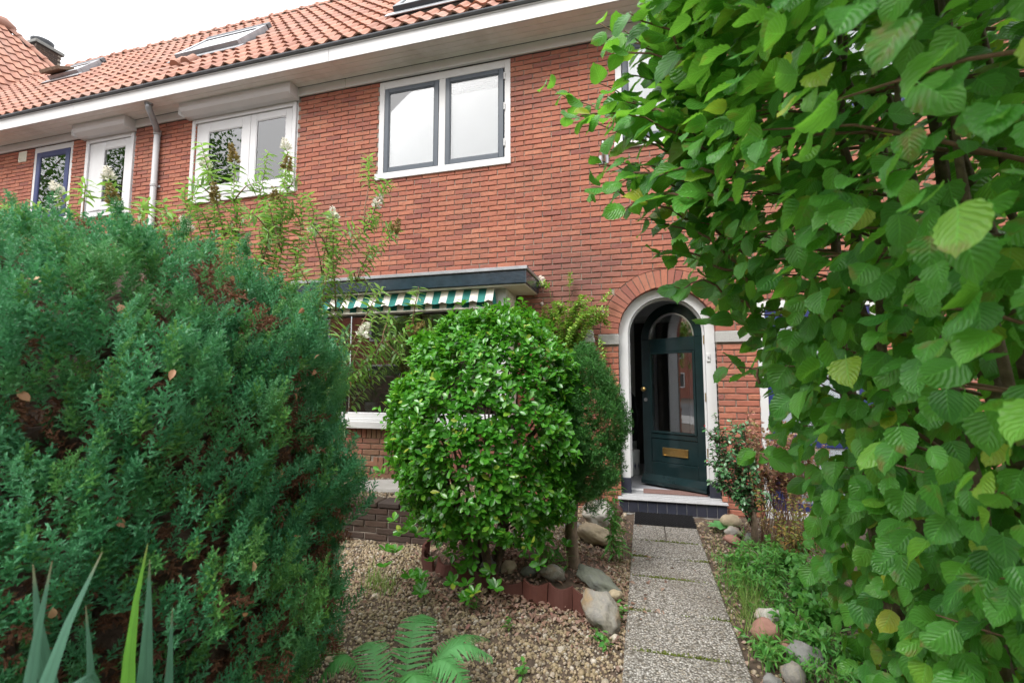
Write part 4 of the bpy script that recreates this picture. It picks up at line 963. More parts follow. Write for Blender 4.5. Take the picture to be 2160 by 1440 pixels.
# raised strip behind the wall
o = put('raised_bed', mesh_np('raised_bed', [(-4.3, -1.3, .26), (-1.5, -1.3, .26), (-1.5, -.43, .285), (-4.3, -.43, .285), (-1.5, -1.3, -.02), (-1.5, -.43, -.02)], [(0, 1, 2, 3), (1, 4, 5, 2)], mats=[M['soil']])); tag(o, kind='structure')
mb = MB(); mb.lathe([(.30, 0), (.31, .02), (.30, .045), (.02, .05)], (0, 0, 0), 22); s_ = mb.build('stepping_stone', M['stepping'], None, smooth=False); s_.location = (-2.45, -.86, .275); s_.scale = (1.1, .75, 1); tag(s_, 'round grey stepping stone on the pebbles below the bay window', 'paving stone')
def rock_mesh(seed, sx_, sy, sz, sub=2, rough=.16, name='rock'):
    import bmesh
    bm = bmesh.new(); bmesh.ops.create_icosphere(bm, subdivisions=sub+1, radius=1); r = np.random.default_rng(seed)
    ds = r.normal(0, 1, (7, 3)); ds /= np.linalg.norm(ds, axis=1)[:, None]; off = .62+.3*r.random(7); ph = r.random(3)*6
    for v in bm.verts:
        p = np.array(v.co)
        for d_, o_ in zip(ds, off):
            e = p@d_-o_
            if e > 0: p = p-d_*e*.85
        n = math.sin(p[0]*4+ph[0])*math.sin(p[1]*5+ph[1])*math.sin(p[2]*4+ph[2]); p = p*(1+rough*n+.05*math.sin(p[0]*11+ph[1])*math.sin(p[1]*9+ph[2])+.03*math.sin(p[2]*17+p[0]*13))+r.normal(0, .016, 3)
        v.co = (p[0]*sx_, p[1]*sy, p[2]*sz)
    me = bpy.data.meshes.new(name); bm.to_mesh(me); bm.free()
    me.polygons.foreach_set('use_smooth', np.ones(len(me.polygons), bool)); return me
ROCKS = [  # x,y,z, size, rot, material, label
 (-.255, -2.41, .055, (.10, .14, .10), (.35, -.15, .5), 'rock_pale', 'large pale pointed rock where the terracotta edging meets the path'),
 (-.30, -2.04, .07, (.15, .075, .055), (.1, .32, -.45), 'rock_dark', 'dark greenish flat rock at the foot of the small conifer'),
 (-.44, -.66, .12, (.15, .12, .13), (0, 0, .5), 'rock_white', 'large white rock behind the small conifer trunk'),
 (-.40, -1.08, .07, (.17, .11, .08), (0, .1, -.2), 'rock_sand', 'sandy yellow rock in front of the large white one'),
 (-.60, -2.02, .09, (.09, .06, .05), (0, .3, .4), 'rock_pale', 'small pale slanted rock left of the conifer trunk inside the edging'),
 (-1.02, -2.0, .085, (.08, .07, .06), (0, 0, .2), 'rock_grey', 'grey rock between the shrub stems and the terracotta edging'),
 (-.90, -1.98, .075, (.06, .05, .05), (0, 0, 1.2), 'rock_sand', 'brown rounded stone beside the grey rock under the shrub'),
 (-.76, -2.0, .07, (.05, .05, .035), (0, 0, 1.9), 'rock_dark', 'small dark stone under the middle of the round shrub'),
 (-.20, -2.12, .04, (.05, .04, .035), (0, 0, .9), 'rock_sand', 'small tan stone between the two big rocks beside the path'),
 (.57, -2.37, .05, (.075, .062, .062), (0, 0, .4), 'rock_red', 'rounded reddish stone right of the path'),
 (.70, -2.56, .045, (.085, .07, .058), (0, .15, -.5), 'rock_grey', 'round dark grey stone in front of the hazel stems'),
 (.63, -2.20, .055, (.085, .05, .045), (0, .1, .3), 'rock_white', 'whitish boulder behind the rounded reddish stone'),
 (.645, -2.46, .035, (.035, .033, .028), (0, 0, 0), 'rock_red', 'small pink pebble beside the rounded reddish stone'),
 (.59, -2.74, .05, (.045, .055, .055), (0, 0, .2), 'rock_pale', 'pale oval stone nearest the camera beside the path'),
 (.50, -2.78, .03, (.04, .04, .03), (0, 0, .2), 'rock_grey', 'small bluish grey stone left of the pale oval stone'),
 (.72, -.42, .09, (.09, .07, .07), (0, 0, .3), 'rock_sand', 'tan rock against the step right of the doormat'),
 (.70, -.66, .055, (.075, .05, .05), (0, .3, .5), 'rock_white', 'white angular stone below the broad leaved plant'),
 (.66, -.84, .04, (.07, .05, .04), (0, 0, -.4), 'rock_red', 'brown flat stone at the path edge below the white one'),
 (.80, -.80, .05, (.06, .05, .045), (0, 0, .9), 'rock_grey', 'grey stone at the foot of the holly bush'),
 (.74, -1.20, .045, (.045, .04, .035), (0, 0, .9), 'rock_white', 'small white stone among the weeds below the holly'),
 (.70, -1.48, .05, (.055, .04, .05), (0, .3, .2), 'rock_white', 'upright white stone in the middle of the weed patch'),
 (-.34, -.40, .09, (.12, .09, .08), (0, 0, -.2), 'terracotta', 'reddish rock against the wall left of the step'),
 (-.62, -.92, .06, (.09, .07, .06), (0, 0, .4), 'rock_pale', 'pale rock deep behind the shrub stems'),
 (-.80, -.62, .06, (.10, .07, .05), (0, 0, 1.4), 'rock_white', 'white rock by the house wall behind the shrub')]
for i, (x, y, z, s3, rt, mk, lb_) in enumerate(ROCKS):
    o = put('rock', rock_mesh(i+3, *s3, sub=3 if max(s3) > .09 else 2), None, M[mk], (x, y, z), rt); tag(o, lb_, 'rock', 'rocks in the garden beds')
# terracotta edging: curved clay pieces set on end along the bed
te = thing('terracotta_edging', 'curved line of terracotta edging tiles round the shrub bed', 'garden edging', None, (0, 0, 0))
pts = [(-1.62, -1.72), (-1.56, -1.90), (-1.42, -2.04), (-1.25, -2.13), (-1.08, -2.19), (-.91, -2.23), (-.74, -2.26), (-.58, -2.28), (-.43, -2.29), (-.30, -2.29)]
for (xa, ya), (xb, yb) in zip(pts[:-1], pts[1:]):
    n = 6; inn = []; V = []; F = []; d = np.array([xb-xa, yb-ya]); L_ = np.linalg.norm(d); t_ = d/L_; nn = np.array([-t_[1], t_[0]]); h = .115+rng.normal(0, .008); tilt = rng.normal(.012, .012)
    for k in range(n+1):
        u = k/n; bulge = -.035*math.sin(PI*u); base = np.array([xa, ya])+d*(u*.97+.015)+nn*bulge; top = base+nn*tilt; hh = h-.02*math.sin(PI*u)
        V += [(*base, -.03), (*top, hh), (*(top+nn*.018), hh), (*(base+nn*.018), -.03)]
    for k in range(n):
        for j in range(4): j2 = (j+1) % 4; F.append((4*k+j, 4*k+j2, 4*k+4+j2, 4*k+4+j))
    F += [(3, 2, 1, 0), tuple(4*n+j for j in range(4))]
    put('edging_tile', mesh_np('edging_tile', V, [f[::-1] for f in F], mats=[M['terracotta']]), te)
# doormat of woven rubber
dm = thing('doormat', 'black woven rubber doormat on the path below the step', 'doormat', None, (.155, -.29, .018))
mb = MB()
nx, ny = 17, 12
for j in range(ny):
    for i in range(nx):
        x = -.265+.53*(i+.5*(j % 2))/nx; y = -.20+.40*j/ny
        if x > .25: continue
        mb.add([(x, y, .004), (x+.013, y+.004, .019), (x+.031, y+.0, .004), (x+.015, y+.030, .012), (x+.0155, y-.012, .004)], [(0, 4, 1), (4, 2, 1), (0, 1, 3), (1, 2, 3)])
mb.box(-.27, .27, -.21, .205, -.004, .005, c=.002); mb.build('mat_weave', M['rubber'], dm)
# gravel
def keep(x, y):
    path_ = (x > -.105) & (x < .415)
    bed = (((x+.95)/.66)**2+((y+1.72)/.52)**2) < 1.0
    return ~path_ & ~bed
def oct_stone(seed):
    r = np.random.default_rng(seed); V = []
    for z, rr in ((-.35, .85), (.30, .80)):
        for k in range(6): t = 2*PI*k/6+z; V.append((rr*math.cos(t)*(.85+.3*r.random()), rr*math.sin(t)*(.7+.3*r.random()), z*(.9+.2*r.random())*.9))
    V.append((0, 0, .62)); F = []
    for i in range(1):
        for k in range(6): k2 = (k+1) % 6; F += [(i*6+k, i*6+k2, (i+1)*6+k2), (i*6+k, (i+1)*6+k2, (i+1)*6+k)]
    for k in range(6): F.append((6+k, 6+(k+1) % 6, 12))
    return np.array(V, np.float32), np.array(F), np.zeros((len(V), 2), np.float32)
STN = [oct_stone(i) for i in range(4)]
def pebbles(name, N, xr, yr, size, z=None, cond=None, m='gravel', flat=.7):
    parts = []
    for t in STN:
        n = N//4; x = rng.uniform(*xr, n); y = rng.uniform(*yr, n); k = cond(x, y) if cond is not None else np.ones(n, bool); x, y = x[k], y[k]; n = len(x)
        zz = (gz(x, y) if z is None else np.full(n, z))+size*.3+rng.random(n)*size*.6
        a = rng.uniform(0, 2*PI, n); d = np.stack([np.cos(a), np.sin(a), rng.normal(0, .25, n)], -1); R = frames(d, np.stack([rng.normal(0, .3, n), rng.normal(0, .3, n), np.ones(n)], -1))
        parts.append(scatter(t, np.stack([x, y, zz], -1), R, size*np.exp(rng.normal(-.15, .42, n))))
    return tag(scatter_obj(name, parts, M[m], smooth=True), kind='stuff')
pebbles('gravel', 24000, (-2.5, -.10), (-3.45, -1.35), .0088, None, lambda x, y: keep(x, y) & ~((x < -1.5) & (y > -1.49)) & ~((x < -1.9) & (y < -2.6)))
pebbles('gravel_behind_shrub', 3000, (-1.6, -.20), (-1.4, -.05), .0115, None, None)
pebbles('gravel_by_wall', 1600, (-3.2, -1.5), (-1.28, -.46), .014, .275, None)
pebbles('gravel_right_bed', 2600, (.415, 1.2), (-3.4, -.1), .010, None, None)
# leaf litter
def litter(name, N, fn, size=.04, m='dryleaf', zoff=.012):
    x, y = fn(N); n = len(x); z = gz(x, y)+zoff+rng.random(n)*.018; a = rng.uniform(0, 2*PI, n)
    R = frames(np.stack([np.cos(a), np.sin(a), rng.normal(0, .2, n)], -1), np.stack([rng.normal(0, .45, n), rng.normal(0, .45, n), np.ones(n)], -1))
    return tag(scatter_obj(name, [scatter(T_DRY, np.stack([x, y, z], -1), R, size*rng.uniform(.5, 1.15, n))], M[m]), kind='stuff')
litter('leaf_litter', 1100, lambda N: (rng.normal(-.75, .36, N), -2.22-np.abs(rng.normal(0, .2, N))+.1))
litter('leaf_litter_in_bed', 1500, lambda N: (rng.normal(-.85, .40, N), rng.normal(-1.75, .28, N)))
litter('leaf_litter_right', 750, lambda N: (rng.uniform(.44, 1.3, N), rng.uniform(-3.4, -.3, N)), .032)
litter('leaf_litter_on_path', 60, lambda N: (np.concatenate([rng.normal(-.15, .05, N//2), rng.normal(.46, .06, N//2)]), rng.uniform(-3.4, -.3, N//2*2)), .028, zoff=.03)
litter('small_litter', 1200, lambda N: (rng.normal(-.25, .10, N), rng.uniform(-2.7, -.4, N)), .018)
# moss in the joints of the path
px_ = []; 
for yj in ys[2:9]:
    n = 800; x = rng.uniform(-.12, .43, n); k = np.sin(x*9+yj*7)+rng.normal(0, .5, n) > .2; x = x[k]; px_.append(np.stack([x, yj+rng.normal(0, .010, len(x)), np.full(len(x), .010)], -1))
P = np.concatenate(px_); n = len(P); R = frames(rng.normal(0, .7, (n, 3))+np.array([0, 0, .35]), rng.normal(0, 1, (n, 3)))
tag(scatter_obj('moss', [scatter(T_SIMPLE, P, R, rng.uniform(.008, .016, n))], M['moss']), kind='stuff')

# ------------------------------------------------------------------ planting
def tuft(name, N, cx, cy, rx, ry, h, m='grass', z0=None):
    x = rng.normal(cx, rx, N); y = rng.normal(cy, ry, N); z = gz(x, y) if z0 is None else np.full(N, z0)
    d = np.stack([rng.normal(0, .38, N), rng.normal(0, .38, N), np.ones(N)], -1); V, F, UV = leaf_tpl(lambda t: .016*(1-t)+.001, 4, 0, .25, cols=(-1, 1))
    return scatter((V, F, UV), np.stack([x, y, z], -1), frames(d, rng.normal(0, 1, (N, 3))), h*rng.uniform(.5, 1.2, N))
tag(scatter_obj('grass', [tuft('g', 420, .56, -2.05, .05, .30, .16), tuft('g', 60, -1.72, -2.28, .05, .05, .16), tuft('g', 60, -1.62, -2.36, .04, .04, .14), tuft('g', 90, -.16, -1.35, .04, .5, .06), tuft('g', 120, .54, -1.3, .06, .3, .09)], M['grass']), kind='stuff')
# generic plant with stems and leaves
def stems_plant(obj, stems, m_stem, m_leaf, tpl, leafsize, per, spread=.5, rad=.004, down=.2, nparts=0, seed=0, whorl=1, updir=.3, tip_first=.15):
    """stems: list of point lists; leaves set along each stem"""
    r = np.random.default_rng(seed+100); mb = MB(); P = []; D = []; NN = []; SZ = []
    for pts_ in stems:
        A = np.array(pts_, float); seg = np.linalg.norm(np.diff(A, axis=0), axis=1); L_ = seg.sum(); cum = np.concatenate(([0], np.cumsum(seg)))
        mb.tube(A, [rad*(1-.75*c/L_) for c in cum], 5)
        n = max(2, int(L_*per))
        for k in range(n):
            t = (tip_first+(1-tip_first)*(k+r.random()*.6)/n)*L_; i = min(np.searchsorted(cum, t, 'right')-1, len(seg)-1); f = (t-cum[i])/seg[i]; p = A[i]*(1-f)+A[i+1]*f; d = (A[i+1]-A[i])/seg[i]
            for w_ in range(whorl):
                a = r.uniform(0, 2*PI) if whorl == 1 else 2*PI*w_/whorl+k*1.1
                u = unit(np.cross(d, np.array([.31, .2, .93]))); v = np.cross(d, u); side = u*math.cos(a)+v*math.sin(a)
                dd = side*spread+d*(1-spread)*.8+np.array([0, 0, updir-down]); P.append(p); D.append(dd); NN.append(np.array([0, 0, 1.])+r.normal(0, .35, 3)+side*.2); SZ.append(leafsize*r.uniform(.6, 1.15)*(1-.25*t/L_))
    mb.build('stem', m_stem, obj, smooth=True)
    P = np.array(P); R = frames(np.array(D), np.array(NN)); SZ = np.array(SZ)
    if nparts:
        px, py, w_ = seen(P); sc = SZ/np.maximum(w_, .3)*((px > -20) & (px < 2180) & (py > -20) & (py < 1460)); od = np.argsort(-sc); a, b = od[:nparts], od[nparts:]
        leaf_parts('leaf', tpl if isinstance(tpl, list) else [tpl], P[a], R[a], SZ[a], m_leaf, obj)
        if len(b): tag(scatter_obj('foliage', [scatter(tpl[0] if isinstance(tpl, list) else tpl, P[b], R[b], SZ[b])], m_leaf, obj), kind='stuff')
    else:
        tag(scatter_obj('foliage', [scatter(tpl[0] if isinstance(tpl, list) else tpl, P, R, SZ)], m_leaf, obj), kind='stuff')
    return P
def arch_stem(base, tip, lift=.2, n=7, wob=.02):
    b, t = np.array(base, float), np.array(tip, float); return [b*(1-u)+t*u+np.array([0, 0, lift*math.sin(PI*u)])+rng.normal(0, wob, 3)*(0 < u < 1) for u in np.linspace(0, 1, n)]

# ---- big conifer on the left
CXY = np.array([-1.95, -3.90])
def conifer_spray(seed, n=16, twig=.30):
    r = np.random.default_rng(seed); V = []; F = []
    def blade(p, d, L_, w_):
        d = d/np.linalg.norm(d); s_ = np.cross(d, r.normal(0, 1, 3)); s_ /= np.linalg.norm(s_); b = len(V)
        V.extend([p-s_*w_*.8, p+s_*w_*.8+d*L_*.15, p+d*L_]); F.append((b, b+1, b+2))
    for i in range(n):
        t = .08+.9*i/n; a = i*2.4; p = np.array([0, t, 0.]); out = np.array([math.cos(a), .9, math.sin(a)]); L_ = twig*(1-.62*t)+.06
        blade(p, out, L_, .046)
        for q in (.35, .65):
            for sg in (-1, 1):
                pp = p+out/np.linalg.norm(out)*L_*q; o2 = out+sg*np.cross(out, [.3, .2, .9])*.8+r.normal(0, .2, 3); blade(pp, o2, L_*.45, .038)
    blade(np.array([0, .8, 0.]), np.array([0, 1., 0]), .25, .05)
    V = np.array(V, np.float32); return V, np.array(F), np.zeros((len(V), 2), np.float32)
SPR = [conifer_spray(i) for i in range(4)]; SPS = [conifer_spray(i+20, 8, .38) for i in range(4)]
ZP = np.array([0, .22, .45, .70, 1.02, 1.38, 1.57, 1.70, 1.78]); RP = np.array([.72, .80, .84, .85, .85, .78, .69, .56, .06])
def con_r(z): return np.interp(z, ZP, RP)
bc = thing('conifer_bush', 'large dense blue green conifer bush filling the left foreground', 'bush', None, (CXY[0], CXY[1], 0))
def con_pts(N, shrink, zmin=.12, zmax=1.76):
    """points on the bush outline, spread by area; lumps give it uneven relief"""
    z = rng.uniform(zmin, zmax, N*2+40); k = rng.random(N*2+40) < np.maximum(con_r(z), .25)/.95; z = z[k][:N]; a = rng.uniform(0, 2*PI, len(z))
    lump = 1+.06*np.sin(a*9+z*4)+.06*np.sin(a*15-z*9)+.05*np.sin(z*13+a*6)
    r_ = con_r(z)*lump*shrink; p = np.stack([r_*np.cos(a), r_*np.sin(a), z], -1)
    nrm = np.stack([np.cos(a), np.sin(a), np.clip((z-1.1)*1.1, -.1, 1.5)], -1); return p, unit(nrm)
def gap(P):     # natural holes where the inner brown wood shows
    q = np.sin(P[:, 0]*7.1+P[:, 2]*3.3+1)*np.sin(P[:, 1]*6.3-P[:, 2]*5.1)*np.sin(P[:, 2]*6.7+P[:, 0]*4+.4); return q
parts = []
camd = np.array([0-CXY[0], -5.15-CXY[1]])
for i, t in enumerate(SPR):
    for sh, N, sz in ((1.0, 1800, .082), (.93, 1000, .085), (.86, 500, .09)):
        p, nr = con_pts(N, sh); front = (nr[:, :2]@unit(camd)) > -.45; q = gap(p); k = front & (q < .36) & ~((p[:, 2] < .75) & (q < -.12) & (rng.random(len(p)) < .75)); p, nr = p[k], nr[k]
        d = nr*.6+np.array([0, 0, .95])+rng.normal(0, .22, p.shape); parts.append(scatter(t, p, frames(d, nr), sz*rng.uniform(.65, 1.3, len(p))))
for i in range(230):
    p, nr = con_pts(1, 1.0, .5, 1.62)
    if len(p) == 0 or (nr[0, :2]@unit(camd)) < -.3: continue
    ax = unit(nr[0]*.35+np.array([0, 0, 1.])+rng.normal(0, .1, 3)); L_ = rng.uniform(.10, .19); n = 11; tt = np.linspace(0, 1, n); a = np.arange(n)*2.4; u = unit(np.cross(ax, [.3, .8, .1])); v = np.cross(ax, u)
    q = p[0]+np.outer(tt*L_, ax); d = np.outer(np.cos(a), u)*.55+np.outer(np.sin(a), v)*.55+ax*(.8+.4*tt[:, None]); parts.append(scatter(SPR[i % 4], q, frames(d, rng.normal(0, 1, (n, 3))), .062*(1.15-.6*tt), np.full(n, rng.random())))
# upright leader shoots at the top
for i in range(26):
    a = rng.uniform(0, 2*PI); rr = con_r(1.55)*rng.uniform(.3, 1.15); zb = 1.36 if rr > .5 else 1.58; b = np.array([rr*math.cos(a), rr*math.sin(a), zb]); hgt = rng.uniform(.08, .17)
    n = 16; tt = rng.random(n); p = b+np.array([0, 0, 1.])*tt[:, None]*hgt+rng.normal(0, .012, (n, 3)); d = rng.normal(0, .45, (n, 3))+np.array([0, 0, .9]); parts.append(scatter(SPR[i % 4], p, frames(d, rng.normal(0, 1, (n, 3))), .075*(1.15-.6*tt)))
for (lx_, ly_, lz) in ((.38, .30, 1.62), (.33, .38, 1.52), (.24, .14, 1.64), (.10, .0, 1.66), (.42, .40, 1.36), (-.1, -.2, 1.64), (.2, .3, 1.6)):
    n = 40; tt = rng.random(n); hg = .28; p = np.array([lx_, ly_, lz])+np.array([0, 0, 1.])*tt[:, None]*hg+rng.normal(0, .016, (n, 3))*(1.2-tt[:, None]); parts.append(scatter(SPR[1], p, frames(rng.normal(0, .4, (n, 3))+np.array([0, 0, .9]), rng.normal(0, 1, (n, 3))), .08*(1.15-.6*tt)))
tag(scatter_obj('foliage', parts, M['conifer'], bc, smooth=False), kind='stuff')
parts = []
for t in SPR[:2]:
    for sh, N in ((.76, 1100), (.86, 420)):
        p, nr = con_pts(N, sh, .15, 1.75); k = (nr[:, :2]@unit(camd)) > -.4; p, nr = p[k], nr[k]; parts.append(scatter(t, p, frames(nr*.6+rng.normal(0, .5, p.shape), nr), .10*rng.uniform(.6, 1.2, len(p))))
p, nr = con_pts(1500, .945, .2, .9); q = gap(p); k = (q < -.08) & ((nr[:, :2]@unit(camd)) > .2); p, nr = p[k], nr[k]; parts.append(scatter(SPR[2], p, frames(nr*.4+rng.normal(0, .6, p.shape)+np.array([0, 0, -.5]), nr), .085*rng.uniform(.6, 1.2, len(p))))
tag(scatter_obj('dead_foliage', parts, M['conifer_dead'], bc, smooth=False), kind='stuff')
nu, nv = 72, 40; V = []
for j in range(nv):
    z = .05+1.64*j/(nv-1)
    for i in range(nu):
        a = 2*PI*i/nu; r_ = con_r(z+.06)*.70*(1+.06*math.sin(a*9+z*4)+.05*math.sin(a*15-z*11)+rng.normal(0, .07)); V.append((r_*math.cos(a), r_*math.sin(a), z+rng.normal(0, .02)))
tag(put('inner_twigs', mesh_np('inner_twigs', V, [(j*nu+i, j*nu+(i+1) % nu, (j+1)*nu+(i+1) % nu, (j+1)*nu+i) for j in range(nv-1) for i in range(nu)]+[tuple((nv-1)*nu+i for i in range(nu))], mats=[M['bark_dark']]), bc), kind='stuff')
mb = MB()
for i in range(9): a = 2*PI*i/9; mb.tube(arch_stem((.12*math.cos(a), .12*math.sin(a), -.03), (.4*math.cos(a), .4*math.sin(a), 1.45), .0, 6, .03), [.035, .03, .026, .02, .014, .006], 6)
for i in range(120):
    p, nr = con_pts(1, .9, .3, 1.6); z = p[0, 2]; mb.tube(arch_stem((p[0, 0]*.25, p[0, 1]*.25, z-.25), p[0], .0, 4, .015), [.012, .009, .006, .003], 4)
mb.build('branches', M['bark_dark'], bc, smooth=True)
# dry leaves caught in it
LD = mesh_np('dry_leaf', *T_DRY[:2], uv=T_DRY[2], smooth=True, mats=[M['dryleaf_pale']]); cnt = 0
while cnt < 70:
    p, nr = con_pts(1, 1.04, .35, 1.65)
    if len(p) == 0 or (nr[0, :2]@unit(camd)) < .25: continue
    P3 = p[0]+np.array([*CXY, 0]); R_ = frames(rng.normal(0, 1, (1, 3)), nr+rng.normal(0, .4, (1, 3)))[0]*rng.uniform(.020, .044); mw = np.eye(4); mw[:3, :3] = R_; mw[:3, 3] = P3
    o = put('dry_leaf', LD, None, mw=Matrix(mw.tolist())); tag(o, 'dry tan leaf caught on the blue green conifer bush', 'leaf', 'dry leaves caught on the conifer bush'); cnt += 1
# ---- iris
ir = thing('iris_plant', 'iris with sword shaped grey green leaves in front of the conifer', 'plant', None, (-.90, -4.58, 0))
def strap(pts_, w_, m, fold=.25, twist=0., name='leaf'):
    A = np.array(pts_, float); n = len(A)
    # resample
    seg = np.concatenate(([0], np.cumsum(np.linalg.norm(np.diff(A, axis=0), axis=1)))); tt = np.linspace(0, seg[-1], 12); B = np.stack([np.interp(tt, seg, A[:, k]) for k in range(3)], -1)
    for _ in range(2): B[1:-1] = B[1:-1]*.5+(B[:-2]+B[2:])*.25
    V = []; F = []; UV = []
    for i, p in enumerate(B):
        d = unit(B[min(i+1, 11)]-B[max(i-1, 0)]); vd = unit(CAM-p); s_ = unit(np.cross(d, vd)); s_ = unit(s_+vd*(fold+twist*i/11)); nn = unit(np.cross(s_, d)); u = i/11; ww = w_*min(1, (1-u)*3.2+.03)*(.75+.25*min(1, u*4))
        for c in (-1, 0, 1): V.append(p+s_*ww*c*.5-nn*abs(c)*ww*.10); UV.append((.5+.5*c, u))
    for i in range(11):
        for j in range(2): F.append((i*3+j, i*3+j+1, i*3+j+4, i*3+j+3))
    me = mesh_np(name, np.array(V)-np.array(ir.location), F, UV, None, True, [m]); return put(name, me, ir)
IR = [([(-.93, -4.56, 0), (-.875, -4.60, .5), (-.835, -4.599, .811), (-.881, -4.635, .917), (-.890, -4.631, .98), (-.898, -4.625, 1.025)], .036, 'iris'),
      ([(-.91, -4.57, 0), (-.86, -4.63, .55), (-.847, -4.657, .844), (-.859, -4.637, .927), (-.854, -4.63, .984), (-.853, -4.628, 1.035)], .032, 'iris'),
      ([(-.88, -4.6, 0), (-.83, -4.66, .6), (-.817, -4.664, .867), (-.825, -4.639, .92), (-.823, -4.618, .969), (-.822, -4.581, 1.035)], .034, 'iris'),
      ([(-.89, -4.58, 0), (-.84, -4.62, .55), (-.821, -4.633, .834), (-.812, -4.62, .905), (-.805, -4.608, .93), (-.814, -4.586, .922), (-.83, -4.558, .874), (-.845, -4.543, .80)], .032, 'iris'),
      ([(-.90, -4.52, 0), (-.87, -4.54, .5), (-.86, -4.548, .775), (-.868, -4.559, .894), (-.872, -4.565, .943)], .026, 'iris'),
      ([(-.86, -4.5, 0), (-.84, -4.51, .5), (-.838, -4.518, .849), (-.850, -4.520, .875), (-.846, -4.522, .915), (-.836, -4.512, .965), (-.834, -4.500, 1.022)], .034, 'iris_fresh'),
      ([(-.86, -4.47, 0), (-.84, -4.48, .5), (-.839, -4.486, .74), (-.840, -4.487, .817), (-.837, -4.484, .894), (-.841, -4.489, .99)], .034, 'iris'),
      ([(-.97, -4.62, 0), (-.95, -4.66, .5), (-.945, -4.68, .80), (-.955, -4.69, .95), (-.965, -4.69, 1.03)], .03, 'iris_fresh'),
      ([(-.85, -4.46, 0), (-.83, -4.45, .5), (-.822, -4.455, .75), (-.818, -4.46, .90)], .03, 'iris'),
      ([(-.95, -4.58, 0), (-.93, -4.62, .45), (-.92, -4.655, .72), (-.935, -4.67, .84)], .03, 'iris')]
for k, (pts_, w_, m) in enumerate(IR): strap(pts_, w_, M[m], .15+.2*(k % 3), .3*(k % 2))
# ---- fern
fe = thing('fern', 'bright green fern arching over the gravel at the bottom edge', 'fern', None, (-.93, -3.42, 0))
def frond(base, tip, lift, width, npin=32):
    A = np.array(arch_stem(base, tip, lift, 16, .0)); V = []; F = []; UV = []
    L_ = np.linalg.norm(A[-1]-A[0]); N0 = len(A)
    def quad(a, b, c, d): k = len(V); V.extend([a, b, c, d]); UV.extend([(.3, .1), (.7, .1), (.7, .9), (.3, .9)]); F.append((k, k+1, k+2, k+3))
    for i in range(N0-1):
        d = unit(A[i+1]-A[i]); s_ = unit(np.cross(d, [0, 0, 1])); quad(A[i]-s_*.002, A[i]+s_*.002, A[i+1]+s_*.0015, A[i+1]-s_*.0015)
    for j in range(npin):
        u = .14+.86*j/npin; f = u*(N0-1); i = min(int(f), N0-2); p = A[i]+(A[i+1]-A[i])*(f-i); d = unit(A[i+1]-A[i]); s_ = unit(np.cross(d, [0, 0, 1])); up = np.cross(s_, d)
        ln = width*math.sin(PI*min(1, u*.86+.10))**.7*(1-.35*u)+.008
        for sg in (-1, 1):
            pd = unit(s_*sg+d*.35-up*.22+rng.normal(0, .05, 3)); q = unit(np.cross(pd, up)); npl = 7; 
            for k in range(npl):       # pinnules
                a = p+pd*ln*(k/npl)-up*.10*ln*(k/npl)**2; b = p+pd*ln*((k+.85)/npl)-up*.10*ln*((k+.85)/npl)**2; ww = L_/npin*1.05*(1-.75*k/npl)
                quad(a+q*ww*.5, a-q*ww*.5, b-q*ww*.32+pd*.004, b+q*ww*.32+pd*.004)
    me = mesh_np('frond', np.array(V)-np.array(fe.location), F, UV, None, False, [M['fern']]); return put('frond', me, fe)
for base, tip, lf, wd in (((-.93, -3.42, .0), (-1.06, -2.86, .10), .20, .10), ((-.92, -3.44, .0), (-.60, -3.26, .22), .16, .095), ((-.92, -3.46, .0), (-.56, -3.52, .18), .22, .10), ((-.95, -3.46, 0), (-1.24, -3.20, .12), .16, .085), ((-.93, -3.47, 0), (-.66, -3.72, .24), .20, .09), ((-.97, -3.46, 0), (-1.14, -3.62, .24), .18, .08), ((-.90, -3.42, 0), (-.70, -3.02, .16), .14, .07)): frond(base, tip, lf, wd)
# ---- round glossy shrub
rs = thing('evergreen_shrub', 'rounded glossy green evergreen shrub in the terracotta edged bed', 'shrub', None, (-1.04, -2.0, 0))
SC = np.array([0, 0, .98])     # local centre of the dome
def shrub_surf(N, sh):
    v = unit(rng.normal(0, 1, (N*2, 3))); k = v[:, 2] > -.88; v = v[k][:N]; lump = 1+.06*np.sin(v[:, 0]*9+v[:, 2]*5)*np.sin(v[:, 1]*8)+.05*np.sin(v[:, 2]*12+v[:, 0]*10)
    zr = np.where(v[:, 2] > 0, .82, .84); p = np.stack([v[:, 0]*.645, v[:, 1]*.60, v[:, 2]*zr], -1)*lump[:, None]*sh+SC; return p, unit(v*np.array([1, 1, .8]))
P = []; D = []; NN = []; SZ = []
for sh, N in ((1.13, 30), (1.07, 190), (1., 2700), (.92, 1600), (.80, 650)):
    p, nr = shrub_surf(N, sh); low = p[:, 2] < .34; front = nr[:, 1] < .55; k = front & ~(low & (rng.random(len(p)) < .6)) & ~((p[:, 2] < .62) & (rng.random(len(p)) < .32)) ; p, nr = p[k], nr[k]
    for q in range(len(p)):
        ax = unit(nr[q]*.75+np.array([0, 0, .7])+rng.normal(0, .3, 3)); u = unit(np.cross(ax, [.3, .8, .2])); v = np.cross(ax, u); nl = rng.integers(5, 9); a0 = rng.uniform(0, 6); big = rng.uniform(.8, 1.2)
        for j in range(nl):
            a = a0+j*2.4; s_ = u*math.cos(a)+v*math.sin(a); op = .45+.75*rng.random(); P.append(p[q]+ax*rng.uniform(-.035, .015)); D.append(ax*(1.15-op)+s_*op); NN.append(ax*.9-s_*.35+rng.normal(0, .2, 3)); SZ.append(.050*big*rng.uniform(.7, 1.15))
